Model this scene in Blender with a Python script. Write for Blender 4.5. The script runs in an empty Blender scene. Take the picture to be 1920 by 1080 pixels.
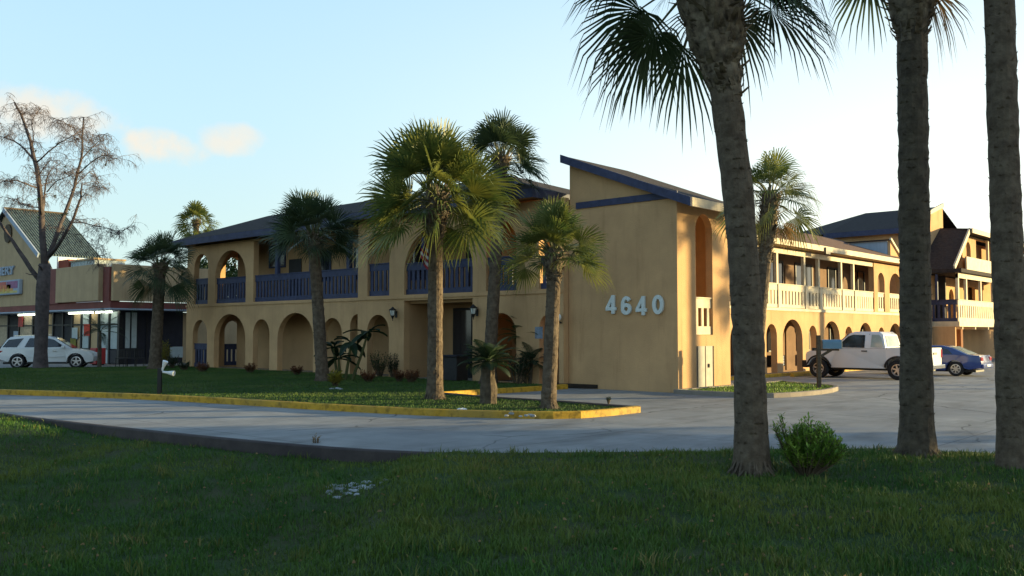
import bpy, math, random
import numpy as np
from mathutils import Vector, Matrix
R = math.radians
C = bpy.context.scene.collection
scene = bpy.context.scene

# ------------------------------------------------------------------ camera
cam_d = bpy.data.cameras.new('camera'); cam = bpy.data.objects.new('camera', cam_d); C.objects.link(cam)
cam.location = (14.76, -23.95, 1.8)
cam.rotation_euler = (R(90 + 2.84), 0, R(41.92))
cam_d.lens = 36 * 1713 / 1920; cam_d.sensor_width = 36
cam_d.clip_end = 3000; cam_d.clip_start = 0.1
scene.camera = cam

# ------------------------------------------------------------------ sun + sky
SUN_EL = R(6.0)
sd = Vector((0.64, 0.77, 0)).normalized()
sun_dir = Vector((sd.x * math.cos(SUN_EL), sd.y * math.cos(SUN_EL), math.sin(SUN_EL)))
ld = bpy.data.lights.new('sun', 'SUN'); ld.energy = 5.0; ld.angle = R(0.6); ld.color = (1.0, 0.78, 0.38)
lo = bpy.data.objects.new('sun', ld); C.objects.link(lo)
lo.rotation_euler = sun_dir.to_track_quat('Z', 'Y').to_euler(); lo.location = (30, 30, 30)
w = bpy.data.worlds.new('World'); scene.world = w; w.use_nodes = True
nt = w.node_tree; nt.nodes.clear()
def N(nt, t, **k):
    n = nt.nodes.new(t)
    for a, b in k.items(): setattr(n, a, b)
    return n
def setin(n, **k):
    for a, b in k.items(): n.inputs[a.replace('_', ' ')].default_value = b
out = N(nt, 'ShaderNodeOutputWorld'); bg = N(nt, 'ShaderNodeBackground'); bg.inputs[1].default_value = 0.11
sky = N(nt, 'ShaderNodeTexSky', sky_type='NISHITA'); sky.sun_disc = False
sky.sun_elevation = SUN_EL; sky.sun_rotation = math.atan2(sd.x, sd.y)
sky.air_density = 1.0; sky.dust_density = 0.6; sky.ozone_density = 2.2
geo = N(nt, 'ShaderNodeTexCoord')
# cream cumulus low in the sky: soft direction masks broken up with noise
nz = N(nt, 'ShaderNodeTexNoise'); setin(nz, Scale=14.0, Detail=8.0, Roughness=0.6)
nt.links.new(geo.outputs['Generated'], nz.inputs['Vector'])
def ray(px, py):
    f = 1713; p = math.atan(85 / f); th = R(41.92)
    a, b, c = (px - 960) / f, 1, (540 - py) / f
    b, c = b * math.cos(p) - c * math.sin(p), b * math.sin(p) + c * math.cos(p)
    return Vector((a * math.cos(th) - b * math.sin(th), a * math.sin(th) + b * math.cos(th), c)).normalized()
total = None
for px, py, rx, rz, amp, th0 in [(310, 280, .046, .024, 1.25, -2.0), (432, 262, .044, .020, 1.0, -2.05), (60, 215, .075, .030, 1.1, -1.75), (125, 235, .035, .014, .9, -1.75), (-40, 215, .06, .04, 1.0, -1.75)]:
    d = ray(px, py)
    hz = Vector((-d.y, d.x, 0)).normalized(); up = hz.cross(d) * -1
    sub = N(nt, 'ShaderNodeVectorMath', operation='SUBTRACT'); nt.links.new(geo.outputs['Generated'], sub.inputs[0]); sub.inputs[1].default_value = d
    terms = []
    for ax, r in ((hz, rx), (up, rz)):
        dt = N(nt, 'ShaderNodeVectorMath', operation='DOT_PRODUCT'); nt.links.new(sub.outputs[0], dt.inputs[0]); dt.inputs[1].default_value = ax / r
        sq = N(nt, 'ShaderNodeMath', operation='MULTIPLY'); nt.links.new(dt.outputs['Value'], sq.inputs[0]); nt.links.new(dt.outputs['Value'], sq.inputs[1]); terms.append(sq)
    ad = N(nt, 'ShaderNodeMath', operation='ADD'); nt.links.new(terms[0].outputs[0], ad.inputs[0]); nt.links.new(terms[1].outputs[0], ad.inputs[1])
    nn = N(nt, 'ShaderNodeMath', operation='MULTIPLY_ADD'); nt.links.new(nz.outputs[0], nn.inputs[0]); nn.inputs[1].default_value = -3.4; nt.links.new(ad.outputs[0], nn.inputs[2])
    mr = N(nt, 'ShaderNodeMapRange', interpolation_type='SMOOTHSTEP'); nt.links.new(nn.outputs[0], mr.inputs[0])
    mr.inputs[1].default_value = th0; mr.inputs[2].default_value = th0 + 1.25; mr.inputs[3].default_value = amp * .75; mr.inputs[4].default_value = 0
    if total is None: total = mr.outputs[0]
    else:
        mx = N(nt, 'ShaderNodeMath', operation='MAXIMUM'); nt.links.new(total, mx.inputs[0]); nt.links.new(mr.outputs[0], mx.inputs[1]); total = mx.outputs[0]
# evening haze: the Nishita sky is blended with a pale horizon that brightens towards the sun
sep = N(nt, 'ShaderNodeSeparateXYZ'); nt.links.new(geo.outputs['Generated'], sep.inputs[0])
rmp = N(nt, 'ShaderNodeValToRGB'); nt.links.new(sep.outputs[2], rmp.inputs[0]); cr_ = rmp.color_ramp
KS = 1 / .11 / 2.08
stops = [(0.0, (.70, .84, .78)), (.10, (.66, .87, .86)), (.22, (.58, .84, .97)), (.36, (.50, .77, .98)), (.6, (.28, .46, .70)), (1.0, (.17, .27, .44))]
while len(cr_.elements) < len(stops): cr_.elements.new(.5)
for e, (ps, c_) in zip(cr_.elements, stops): e.position = ps; e.color = (*c_, 1)
dt = N(nt, 'ShaderNodeVectorMath', operation='DOT_PRODUCT'); nt.links.new(geo.outputs['Generated'], dt.inputs[0]); dt.inputs[1].default_value = (sd.x, sd.y, 0)
sp = N(nt, 'ShaderNodeMapRange', interpolation_type='SMOOTHSTEP'); nt.links.new(dt.outputs['Value'], sp.inputs[0]); sp.inputs[1].default_value = -.25; sp.inputs[2].default_value = .75
zz = N(nt, 'ShaderNodeMapRange', interpolation_type='SMOOTHSTEP'); nt.links.new(sep.outputs[2], zz.inputs[0]); zz.inputs[1].default_value = -.05; zz.inputs[2].default_value = .55; zz.inputs[3].default_value = 1; zz.inputs[4].default_value = 0
ml = N(nt, 'ShaderNodeMath', operation='MULTIPLY'); nt.links.new(sp.outputs[0], ml.inputs[0]); nt.links.new(zz.outputs[0], ml.inputs[1])
glow = N(nt, 'ShaderNodeMix', data_type='RGBA'); nt.links.new(ml.outputs[0], glow.inputs[0]); nt.links.new(rmp.outputs[0], glow.inputs[6]); glow.inputs[7].default_value = (1.4, 1.38, 1.2, 1)
scl = N(nt, 'ShaderNodeMix', data_type='RGBA', blend_type='MULTIPLY'); scl.inputs[0].default_value = 1; nt.links.new(glow.outputs[2], scl.inputs[6]); scl.inputs[7].default_value = (KS, KS, KS, 1)
bl_ = N(nt, 'ShaderNodeMix', data_type='RGBA'); bl_.inputs[0].default_value = .9; nt.links.new(sky.outputs[0], bl_.inputs[6]); nt.links.new(scl.outputs[2], bl_.inputs[7])
mixc = N(nt, 'ShaderNodeMix', data_type='RGBA'); nt.links.new(total, mixc.inputs[0]); nt.links.new(bl_.outputs[2], mixc.inputs[6])
mixc.inputs[7].default_value = (.90 * KS, .80 * KS, .66 * KS, 1)
nt.links.new(mixc.outputs[2], bg.inputs[0]); nt.links.new(bg.outputs[0], out.inputs[0])
vs = scene.view_settings; vs.view_transform = 'Standard'; vs.look = 'None'; vs.exposure = 1.22; vs.gamma = 1; vs.use_curve_mapping = False

# ------------------------------------------------------------------ materials
def mat(name, col, rough=.8, var=.18, scale=3.0, bump=0.0, bscale=40.0, metal=0.0, col2=None, fac=(.35, .7), spec=.3, trans=0.0, coat=0.0, detail=6.0):
    m = bpy.data.materials.new(name); m.use_nodes = True; t = m.node_tree; b = t.nodes['Principled BSDF']
    b.inputs['Roughness'].default_value = rough; b.inputs['Metallic'].default_value = metal
    b.inputs['Specular IOR Level'].default_value = spec; b.inputs['Coat Weight'].default_value = coat
    tc = N(t, 'ShaderNodeTexCoord'); n1 = N(t, 'ShaderNodeTexNoise'); setin(n1, Scale=scale, Detail=detail, Roughness=.6)
    t.links.new(tc.outputs['Object'], n1.inputs['Vector'])
    r = N(t, 'ShaderNodeMapRange'); t.links.new(n1.outputs[0], r.inputs[0]); r.inputs[1].default_value = fac[0]; r.inputs[2].default_value = fac[1]
    mx = N(t, 'ShaderNodeMix', data_type='RGBA'); t.links.new(r.outputs[0], mx.inputs[0])
    c2 = col2 or tuple(c * (1 + var) for c in col); c1 = col if col2 else tuple(c * (1 - var) for c in col)
    mx.inputs[6].default_value = (*c1, 1); mx.inputs[7].default_value = (*c2, 1)
    t.links.new(mx.outputs[2], b.inputs['Base Color'])
    if bump:
        n2 = N(t, 'ShaderNodeTexNoise'); setin(n2, Scale=bscale, Detail=4.0); t.links.new(tc.outputs['Object'], n2.inputs['Vector'])
        bp = N(t, 'ShaderNodeBump'); bp.inputs['Strength'].default_value = bump; bp.inputs['Distance'].default_value = .02
        t.links.new(n2.outputs[0], bp.inputs['Height']); t.links.new(bp.outputs[0], b.inputs['Normal'])
    if trans:
        o = t.nodes['Material Output']; tr = N(t, 'ShaderNodeBsdfTranslucent'); t.links.new(mx.outputs[2], tr.inputs[0])
        ms = N(t, 'ShaderNodeMixShader'); ms.inputs[0].default_value = trans
        t.links.new(b.outputs[0], ms.inputs[1]); t.links.new(tr.outputs[0], ms.inputs[2]); t.links.new(ms.outputs[0], o.inputs[0])
    return m
def emis(name, col, s):
    m = bpy.data.materials.new(name); m.use_nodes = True; b = m.node_tree.nodes['Principled BSDF']
    b.inputs['Base Color'].default_value = (*col, 1); b.inputs['Emission Color'].default_value = (*col, 1); b.inputs['Emission Strength'].default_value = s
    return m
M = {}
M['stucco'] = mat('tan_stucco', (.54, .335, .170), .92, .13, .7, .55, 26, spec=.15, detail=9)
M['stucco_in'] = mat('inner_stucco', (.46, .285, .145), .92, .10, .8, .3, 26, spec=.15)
M['brown_wall'] = mat('gallery_brown', (.20, .12, .07), .9, .2, 1.2, .2)  # inner stucco darkened to paint in gallery shade; room doors use it too
M['orange_wall'] = mat('carport_orange', (.24, .10, .042), .9, .15, 1.0, .2)  # orange wall colour darkened to stand in for shade under the balcony
M['blue'] = mat('navy_trim_paint', (.040, .048, .100), .6, .25, 4, .15, 30)
M['cream'] = mat('cream_trim_paint', (.60, .50, .345), .7, .14, 2.5, .15, 30)
M['shingle'] = mat('dark_shingles', (.032, .025, .024), .95, .35, 6, .8, 18)
M['shingle_brown'] = mat('brown_shingles', (.14, .075, .05), .95, .3, 6, .8, 18)
M['white'] = mat('white_paint', (.72, .72, .70), .55, .08, 5)
M['number'] = mat('number_paint', (.62, .68, .66), .5, .06, 5)
M['dark'] = mat('dark_interior', (.02, .02, .024), .7, .3, 3)
M['glass'] = mat('dark_glass', (.018, .022, .028), .08, .2, 2, spec=.8)
M['glass_pale'] = mat('pale_glass', (.35, .42, .40), .06, .2, 2, spec=.8)  # pale tone stands in for bright light seen through the truck's glass
M['curtain'] = mat('curtain', (.45, .36, .25), .9, .2, 9)
M['metal_black'] = mat('black_iron', (.02, .02, .02), .5, .2, 5)
M['frosted'] = mat('frosted_glass', (.75, .78, .75), .25, .05, 5)
M['tyre'] = mat('tyre_rubber', (.018, .018, .02), .85, .2, 8)
M['rim'] = mat('alloy_rim', (.5, .5, .52), .3, .1, 5, metal=.8)
M['black_plastic'] = mat('black_plastic', (.02, .02, .022), .5, .2, 8)
M['chrome'] = mat('chrome', (.7, .7, .7), .12, .05, 5, metal=1)
M['truck_white'] = mat('white_truck_paint', (.66, .66, .68), .32, .05, 1.5, coat=.5)
M['suv_white'] = mat('white_suv_paint', (.72, .74, .73), .28, .04, 1.5, coat=.6)
M['car_blue'] = mat('blue_car_paint', (.022, .05, .20), .25, .12, 1.5, coat=.8)
M['red_lens'] = mat('red_lens', (.35, .02, .02), .12, .1, 6, spec=.9)
M['clear_lens'] = mat('clear_lens', (.6, .62, .62), .1, .1, 6, spec=.9)
M['amber_lens'] = mat('amber_lens', (.7, .35, .04), .15, .1, 6, spec=.8)
M['bark'] = mat('palm_bark', (.07, .050, .034), .95, .25, 7, 1.0, 16, col2=(.15, .115, .08))
M['bark_dark'] = mat('dark_palm_bark', (.055, .042, .030), .95, .25, 7, 1.0, 16, col2=(.12, .095, .065))
M['boots'] = mat('leaf_boots', (.075, .055, .038), .9, .3, 9, .6, 25, col2=(.24, .19, .13))
M['frond'] = mat('palm_frond', (.028, .050, .024), .45, .3, 1.7, col2=(.085, .115, .045), trans=.28, spec=.4)
M['frond_light'] = mat('bright_palm_frond', (.055, .095, .024), .45, .3, 2.2, col2=(.22, .22, .045), trans=.32, spec=.4)
M['frond_dry'] = mat('dry_frond', (.20, .13, .06), .8, .3, 3, col2=(.30, .2, .1), trans=.25)
M['petiole'] = mat('petiole', (.09, .10, .035), .6, .2, 5)
M['leaf'] = mat('leaf_green', (.02, .045, .015), .55, .3, 2, col2=(.06, .10, .025), trans=.3)
M['leaf_bright'] = mat('bright_shrub_leaf', (.07, .18, .025), .5, .3, 5, col2=(.34, .46, .07), trans=.3)
M['leaf_dark'] = mat('dark_leaf', (.012, .028, .012), .55, .3, 2, col2=(.03, .055, .02), trans=.2)
M['rust_leaf'] = mat('rust_coloured_leaf', (.10, .035, .015), .7, .3, 8, col2=(.22, .08, .03), trans=.2)
M['wood_bare'] = mat('bare_bark', (.055, .045, .045), .95, .25, 4, .7, 25, col2=(.12, .095, .09))
M['twig'] = mat('twig', (.10, .075, .07), .9, .3, 3)
M['rock'] = mat('pale_rock', (.30, .32, .33), .9, .45, 7, .6, 20)
M['maroon'] = mat('maroon_paint', (.19, .055, .045), .7, .15, 2, .1)
M['brickred'] = mat('red_paint', (.26, .06, .035), .75, .15, 2, .1)
M['beige'] = mat('beige_panel', (.46, .33, .19), .9, .08, 1.2, .3, 30)
M['bluegrey'] = mat('bluegrey_paint', (.34, .40, .48), .8, .08, 1.2)
M['red_plastic'] = mat('red_plastic', (.40, .03, .03), .5, .1, 3)
M['panelblue'] = mat('navy_panel', (.018, .018, .028), .6, .2, 3)
M['blinds'] = mat('pale_blinds', (.42, .48, .48), .8, .08, 6)
M['mailbox'] = mat('blue_grey_mailbox', (.13, .24, .33), .35, .08, 5)
M['oldwood'] = mat('weathered_post', (.10, .075, .05), .9, .3, 12, .4)
M['tube'] = emis('fluorescent_tube', (.95, 1.0, .78), 2.6)
M['doorwhite'] = mat('dull_white_door', (.38, .35, .29), .7, .12, 4)
M['yellow_leaf'] = mat('yellow_leaf', (.25, .22, .03), .6, .2, 6, trans=.3)
M['flower_white'] = mat('white_plastic', (.75, .78, .76), .4, .05, 6)
M['mulch'] = mat('dark_mulch', (.03, .022, .016), .95, .3, 8, .8, 30)
M['person_red'] = mat('red_cloth', (.45, .05, .03), .8, .2, 12)

def weather(m, axis_scale=(1.6, 1.6, .16), dark=(.62, .58, .55), lo=.52, hi=.78, amt=.55):
    # rain streaks and blotches: stretched noise that belongs to the surface
    t = m.node_tree; b = t.nodes['Principled BSDF']; lk = b.inputs['Base Color'].links[0].from_socket
    tc = next(n for n in t.nodes if n.type == 'TEX_COORD'); mp = N(t, 'ShaderNodeMapping'); mp.inputs['Scale'].default_value = axis_scale; t.links.new(tc.outputs['Object'], mp.inputs[0])
    n = N(t, 'ShaderNodeTexNoise'); setin(n, Scale=2.2, Detail=8.0, Roughness=.65); t.links.new(mp.outputs[0], n.inputs['Vector'])
    r = N(t, 'ShaderNodeMapRange'); t.links.new(n.outputs[0], r.inputs[0]); r.inputs[1].default_value = lo; r.inputs[2].default_value = hi; r.inputs[4].default_value = amt
    mx = N(t, 'ShaderNodeMix', data_type='RGBA', blend_type='MULTIPLY'); t.links.new(r.outputs[0], mx.inputs[0]); t.links.new(lk, mx.inputs[6]); mx.inputs[7].default_value = (*dark, 1)
    t.links.new(mx.outputs[2], b.inputs['Base Color'])
def two(name, c1, c2, scale, rough, bump, bscale, c3=None):  # patchy three-tone ground material
    m = mat(name, c1, rough, .1, scale, bump, bscale, col2=c2, fac=(.3, .7), spec=.2)
    t = m.node_tree; b = t.nodes['Principled BSDF']; lk = b.inputs['Base Color'].links[0].from_socket
    tc = next(n for n in t.nodes if n.type == 'TEX_COORD')
    n = N(t, 'ShaderNodeTexNoise'); setin(n, Scale=scale * .16, Detail=5.0, Roughness=.7); t.links.new(tc.outputs['Object'], n.inputs['Vector'])
    r = N(t, 'ShaderNodeMapRange'); t.links.new(n.outputs[0], r.inputs[0]); r.inputs[1].default_value = .45; r.inputs[2].default_value = .65
    mx = N(t, 'ShaderNodeMix', data_type='RGBA'); t.links.new(r.outputs[0], mx.inputs[0]); t.links.new(lk, mx.inputs[6]); mx.inputs[7].default_value = (*(c3 or c1), 1)
    t.links.new(mx.outputs[2], b.inputs['Base Color']); return m
for k_ in ('stucco', 'cream', 'white', 'beige'): weather(M[k_])
weather(M['blue'], (3, 3, 1), (.7, .7, .7)); weather(M['bluegrey'])
M['soil'] = two('grass_soil', (.018, .042, .010), (.034, .066, .014), 3.0, .95, 1.0, 30, (.045, .050, .018))
M['blade'] = two('grass_blade', (.026, .080, .013), (.064, .140, .021), 1.1, .6, 0, 1, (.130, .155, .026))
M['blade_dry'] = two('weed_blade', (.06, .10, .018), (.12, .15, .03), 2.6, .7, 0, 1, (.17, .15, .05))
M['blade_lawn'] = two('lawn_blade', (.028, .075, .014), (.065, .125, .022), 1.2, .7, 0, 1, (.10, .14, .03))
M['yellow_kerb'] = two('yellow_kerb_paint', (.46, .26, .025), (.60, .35, .04), 2.5, .7, .3, 20, (.36, .23, .05))
weather(M['yellow_kerb'], (2.5, 2.5, 2.5), (.42, .45, .6), .50, .62, .75)
M['dark_kerb'] = two('stained_kerb', (.055, .045, .045), (.09, .075, .07), 3, .9, .5, 15, (.045, .038, .04))
M['grey_kerb'] = two('grey_kerb', (.22, .19, .16), (.3, .26, .21), 3, .9, .5, 15)
# worn concrete with joints and cracks
m = two('worn_concrete', (.245, .248, .24), (.345, .342, .33), 1.1, .8, .35, 60, (.22, .222, .222)); M['concrete'] = m; weather(m, (.5, .16, 1), (.62, .60, .58), .48, .68, .85)
t = m.node_tree; b = t.nodes['Principled BSDF']; lk = b.inputs['Base Color'].links[0].from_socket
tc = next(n for n in t.nodes if n.type == 'TEX_COORD')
wn = N(t, 'ShaderNodeTexNoise'); setin(wn, Scale=.7, Detail=4.0); t.links.new(tc.outputs['Object'], wn.inputs['Vector'])
wa = N(t, 'ShaderNodeVectorMath', operation='MULTIPLY_ADD'); t.links.new(wn.outputs[1], wa.inputs[0]); wa.inputs[1].default_value = (.9, .9, 0); t.links.new(tc.outputs['Object'], wa.inputs[2])
vo = N(t, 'ShaderNodeTexVoronoi', feature='DISTANCE_TO_EDGE'); setin(vo, Scale=.16); t.links.new(wa.outputs[0], vo.inputs['Vector'])
cr = N(t, 'ShaderNodeMapRange'); t.links.new(vo.outputs[0], cr.inputs[0]); cr.inputs[1].default_value = .0012; cr.inputs[2].default_value = .0055; cr.inputs[3].default_value = .75; cr.inputs[4].default_value = 0
gate = N(t, 'ShaderNodeTexNoise'); setin(gate, Scale=.5); t.links.new(tc.outputs['Object'], gate.inputs['Vector'])
gr = N(t, 'ShaderNodeMapRange'); t.links.new(gate.outputs[0], gr.inputs[0]); gr.inputs[1].default_value = .40; gr.inputs[2].default_value = .52
gm = N(t, 'ShaderNodeMath', operation='MULTIPLY'); t.links.new(cr.outputs[0], gm.inputs[0]); t.links.new(gr.outputs[0], gm.inputs[1])
bk = N(t, 'ShaderNodeTexBrick'); bk.offset = 0; setin(bk, Scale=.2, Mortar_Size=.0035, Mortar_Smooth=.2, Brick_Width=1.0, Row_Height=1.0)
bk.inputs['Color1'].default_value = (0, 0, 0, 1); bk.inputs['Color2'].default_value = (0, 0, 0, 1); bk.inputs['Mortar'].default_value = (.5, .5, .5, 1)
t.links.new(tc.outputs['Object'], bk.inputs['Vector'])
mxm = N(t, 'ShaderNodeMath', operation='MAXIMUM'); t.links.new(gm.outputs[0], mxm.inputs[0]); t.links.new(bk.outputs[0], mxm.inputs[1])
mx = N(t, 'ShaderNodeMix', data_type='RGBA'); t.links.new(mxm.outputs[0], mx.inputs[0]); t.links.new(lk, mx.inputs[6]); mx.inputs[7].default_value = (.07, .07, .07, 1)
t.links.new(mx.outputs[2], b.inputs['Base Color'])
# blue-green clay tiles
m = mat('green_roof_tiles', (.075, .115, .12), .7, .4, 3, spec=.4); M['tiles'] = m
t = m.node_tree; b = t.nodes['Principled BSDF']; tc = next(n for n in t.nodes if n.type == 'TEX_COORD')
weather(m, (2, 6, 6), (.45, .5, .55), .4, .65, .8); wv = N(t, 'ShaderNodeTexWave', bands_direction='Y'); setin(wv, Scale=1.9); t.links.new(tc.outputs['Object'], wv.inputs['Vector'])
bp = N(t, 'ShaderNodeBump'); bp.inputs['Distance'].default_value = .25; t.links.new(wv.outputs[0], bp.inputs['Height']); t.links.new(bp.outputs[0], b.inputs['Normal'])

# ------------------------------------------------------------------ mesh helpers
class MB:
    def __init__(s): s.v = []; s.f = []
    def add(s, vs, fs):
        o = len(s.v); s.v += [tuple(v) for v in vs]; s.f += [tuple(i + o for i in f) for f in fs]; return s
    def box(s, x0, x1, y0, y1, z0, z1):
        return s.add([(x0, y0, z0), (x1, y0, z0), (x1, y1, z0), (x0, y1, z0), (x0, y0, z1), (x1, y0, z1), (x1, y1, z1), (x0, y1, z1)],
                     [(0, 3, 2, 1), (4, 5, 6, 7), (0, 1, 5, 4), (1, 2, 6, 5), (2, 3, 7, 6), (3, 0, 4, 7)])
    def hexa(s, p):  # 8 points: bottom 4, top 4
        return s.add(p, [(0, 3, 2, 1), (4, 5, 6, 7), (0, 1, 5, 4), (1, 2, 6, 5), (2, 3, 7, 6), (3, 0, 4, 7)])
    def prism(s, pts, d):  # planar polygon extruded by vector d
        n = len(pts); d = Vector(d); a = [Vector(p) for p in pts]
        return s.add(a + [p + d for p in a], [tuple(range(n))[::-1], tuple(range(n, 2 * n))] + [(i, (i + 1) % n, n + (i + 1) % n, n + i) for i in range(n)])
    def bar(s, a, b, w, h, up=(0, 0, 1)):
        a, b = Vector(a), Vector(b); d = (b - a).normalized(); r = d.cross(Vector(up)); r = r.normalized() if r.length > 1e-5 else Vector((1, 0, 0)); u = r.cross(d)
        q = [(-1, -1), (1, -1), (1, 1), (-1, 1)]
        return s.hexa([a + r * w / 2 * i + u * h / 2 * j for i, j in q] + [b + r * w / 2 * i + u * h / 2 * j for i, j in q])
    def tube(s, pts, rad, n=10, jit=0, rng=None, cap=True):
        pts = [Vector(p) for p in pts]; o = len(s.v); prev = None
        for i, p in enumerate(pts):
            d = (pts[min(i + 1, len(pts) - 1)] - pts[max(i - 1, 0)]).normalized()
            if prev is None: r = d.orthogonal().normalized()
            else: r = (prev - d * prev.dot(d)); r = r.normalized() if r.length > 1e-6 else d.orthogonal().normalized()
            prev = r; u = d.cross(r); rr = rad[i] if hasattr(rad, '__len__') else rad
            for k in range(n):
                a = 2 * math.pi * k / n; q = rr * (1 + (rng.uniform(-jit, jit) if jit else 0)); s.v.append(tuple(p + (r * math.cos(a) + u * math.sin(a)) * q))
        for i in range(len(pts) - 1):
            for k in range(n): s.f.append((o + i * n + k, o + i * n + (k + 1) % n, o + (i + 1) * n + (k + 1) % n, o + (i + 1) * n + k))
        if cap and n > 3: s.f.append(tuple(o + k for k in range(n))[::-1]); s.f.append(tuple(o + (len(pts) - 1) * n + k for k in range(n)))
        return s
    def lathe(s, prof, c=(0, 0, 0), axis='z', n=20, cap0=True):  # prof: (radius, t)
        o = len(s.v); c = Vector(c)
        for r, t_ in prof:
            for k in range(n):
                a = 2 * math.pi * k / n; x, y = r * math.cos(a), r * math.sin(a)
                s.v.append(tuple(c + (Vector((x, y, t_)) if axis == 'z' else Vector((x, t_, y)) if axis == 'y' else Vector((t_, x, y)))))
        for i in range(len(prof) - 1):
            for k in range(n): s.f.append((o + i * n + k, o + i * n + (k + 1) % n, o + (i + 1) * n + (k + 1) % n, o + (i + 1) * n + k))
        if cap0: s.f.append(tuple(o + k for k in range(n))[::-1]); s.f.append(tuple(o + (len(prof) - 1) * n + k for k in range(n)))
        return s
    def build(s, name, m, parent=None, smooth=False, bevel=0, world=True, seg=2):
        me = bpy.data.meshes.new(name); o = Vector(parent.location) if (parent and world) else Vector()
        me.from_pydata([(v[0] - o.x, v[1] - o.y, v[2] - o.z) for v in s.v], [], s.f); me.validate(); me.materials.append(m)
        if smooth: me.polygons.foreach_set('use_smooth', [True] * len(me.polygons))
        ob = bpy.data.objects.new(name, me); C.objects.link(ob)
        if parent: ob.parent = parent
        if bevel:
            b = ob.modifiers.new('bevel', 'BEVEL'); b.width = bevel; b.segments = seg; b.limit_method = 'ANGLE'; b.angle_limit = R(35)
        return ob
def tag(o, label=None, cat=None, group=None, kind=None):
    for k, v in (('label', label), ('category', cat), ('group', group), ('kind', kind)):
        if v: o[k] = v
    return o
def thing(name, label, cat, loc=(0, 0, 0), rz=0, group=None):
    o = bpy.data.objects.new(name, None); C.objects.link(o); o.empty_display_size = .3
    o.location = loc; o.rotation_euler = (0, 0, rz); return tag(o, label, cat, group)
def copy_thing(root, loc, label, rz=None):
    r = root.copy(); C.objects.link(r); r.location = loc; r['label'] = label
    if rz is not None: r.rotation_euler = (0, 0, rz)
    for ch in list(root.children):
        c = ch.copy(); C.objects.link(c); c.parent = r
        for g in ch.children:
            d = g.copy(); C.objects.link(d); d.parent = c
    return r
def smooth01(x, a, b):
    t_ = np.clip((x - a) / (b - a), 0, 1); return t_ * t_ * (3 - 2 * t_)

# ------------------------------------------------------------------ ground, pavement, kerbs, lawns
EDGE = [(-60, -19.5), (-30, -17.4), (-16, -16.6), (-7.95, -16.2), (-6, -16.15), (-.86, -15.65), (2.74, -15.1), (4.75, -14.36), (6.43, -13.0), (7.94, -11.2), (9.0, -9.6), (11.04, -8.87), (16, -8.5), (60, -8.5)]
def smooth_line(p, k=2, closed=False):
    for _ in range(k):
        q = [] if closed else [p[0]]
        n = len(p)
        for i in range(n if closed else n - 1):
            a, b_ = p[i], p[(i + 1) % n]
            q += [(a[0] * .75 + b_[0] * .25, a[1] * .75 + b_[1] * .25), (a[0] * .25 + b_[0] * .75, a[1] * .25 + b_[1] * .75)]
        if not closed: q.append(p[-1])
        p = q
    return p
EDGE = smooth_line(EDGE, 2)
PAVE = EDGE + [(60, 110), (-60, 110)]
def inside(px, py, poly):
    r = np.zeros(px.shape, bool); n = len(poly)
    for i in range(n):
        x1, y1 = poly[i]; x2, y2 = poly[(i + 1) % n]
        c = ((y1 > py) != (y2 > py)); xx = (x2 - x1) * (py - y1) / ((y2 - y1) or 1e-9) + x1
        r ^= c & (px < xx)
    return r
def dist_line(px, py, line):
    d = np.full(px.shape, 1e9)
    for (x1, y1), (x2, y2) in zip(line[:-1], line[1:]):
        vx, vy = x2 - x1, y2 - y1; L = vx * vx + vy * vy; t_ = np.clip(((px - x1) * vx + (py - y1) * vy) / L, 0, 1)
        d = np.minimum(d, np.hypot(px - x1 - t_ * vx, py - y1 - t_ * vy))
    return d
def gh(px, py):
    px = np.asarray(px, float); py = np.asarray(py, float)
    a = (px - 14.76) * .744 + (py + 23.95) * .668
    d = dist_line(px, py, EDGE); ins = inside(px, py, PAVE)
    left = 1 - smooth01(a, -2.2, -.9); far_left = 1 - smooth01(a, -11, -7.5)
    he = .03 - left * (.22 - .17 * far_left)
    h = he - .12 * smooth01(d, .5, 5) * left + .05 * smooth01(d, .2, 1.5) * (1 - left)
    h += (.035 * np.sin(px * 1.3 + py * .7) + .03 * np.sin(px * .6 - py * 1.7 + 1) + .015 * np.sin(px * 3.1 + py * 2.7)) * smooth01(d, .1, 1.2)
    h = np.where(ins, np.minimum(h, -.10 - .4 * smooth01(d, 0, .35)), h)
    return h
def axis(lo, hi, f0, f1, step):
    a = list(np.arange(f0, f1, step)); v = f0; s_ = step; L = []
    while v > lo: s_ *= 1.35; v -= s_; L.append(max(v, lo))
    v = f1; s_ = step; H = [f1]
    while v < hi: s_ *= 1.35; v += s_; H.append(min(v, hi))
    return np.array(L[::-1] + a + H)
xs = axis(-900, 900, -14, 20, .3); ys = axis(-900, 900, -25, -5, .3)
X, Y = np.meshgrid(xs, ys); Z = gh(X.ravel(), Y.ravel()); nx = len(xs)
g = MB(); g.v = [tuple(p) for p in np.stack([X.ravel(), Y.ravel(), Z], 1).tolist()]
g.f = [(j * nx + i, j * nx + i + 1, (j + 1) * nx + i + 1, (j + 1) * nx + i) for j in range(len(ys) - 1) for i in range(nx - 1)]
tag(g.build('ground', M['soil'], smooth=True), kind='structure')
p = MB(); n = len(PAVE); p.v = [(x, y, 0) for x, y in PAVE] + [(x, y, -.35) for x, y in PAVE]
p.f = [tuple(range(n))] + [(i, n + i, n + (i + 1) % n, (i + 1) % n) for i in range(n)]
tag(p.build('parking_lot', M['concrete']), kind='structure')
def offset(line, w, closed=False):
    n = len(line); out_ = []
    for i in range(n):
        a = line[(i - 1) % n] if (closed or i > 0) else line[i]; b_ = line[(i + 1) % n] if (closed or i < n - 1) else line[i]
        t_ = Vector((b_[0] - a[0], b_[1] - a[1])).normalized(); out_.append((line[i][0] - t_.y * w, line[i][1] + t_.x * w))
    return out_
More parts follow.
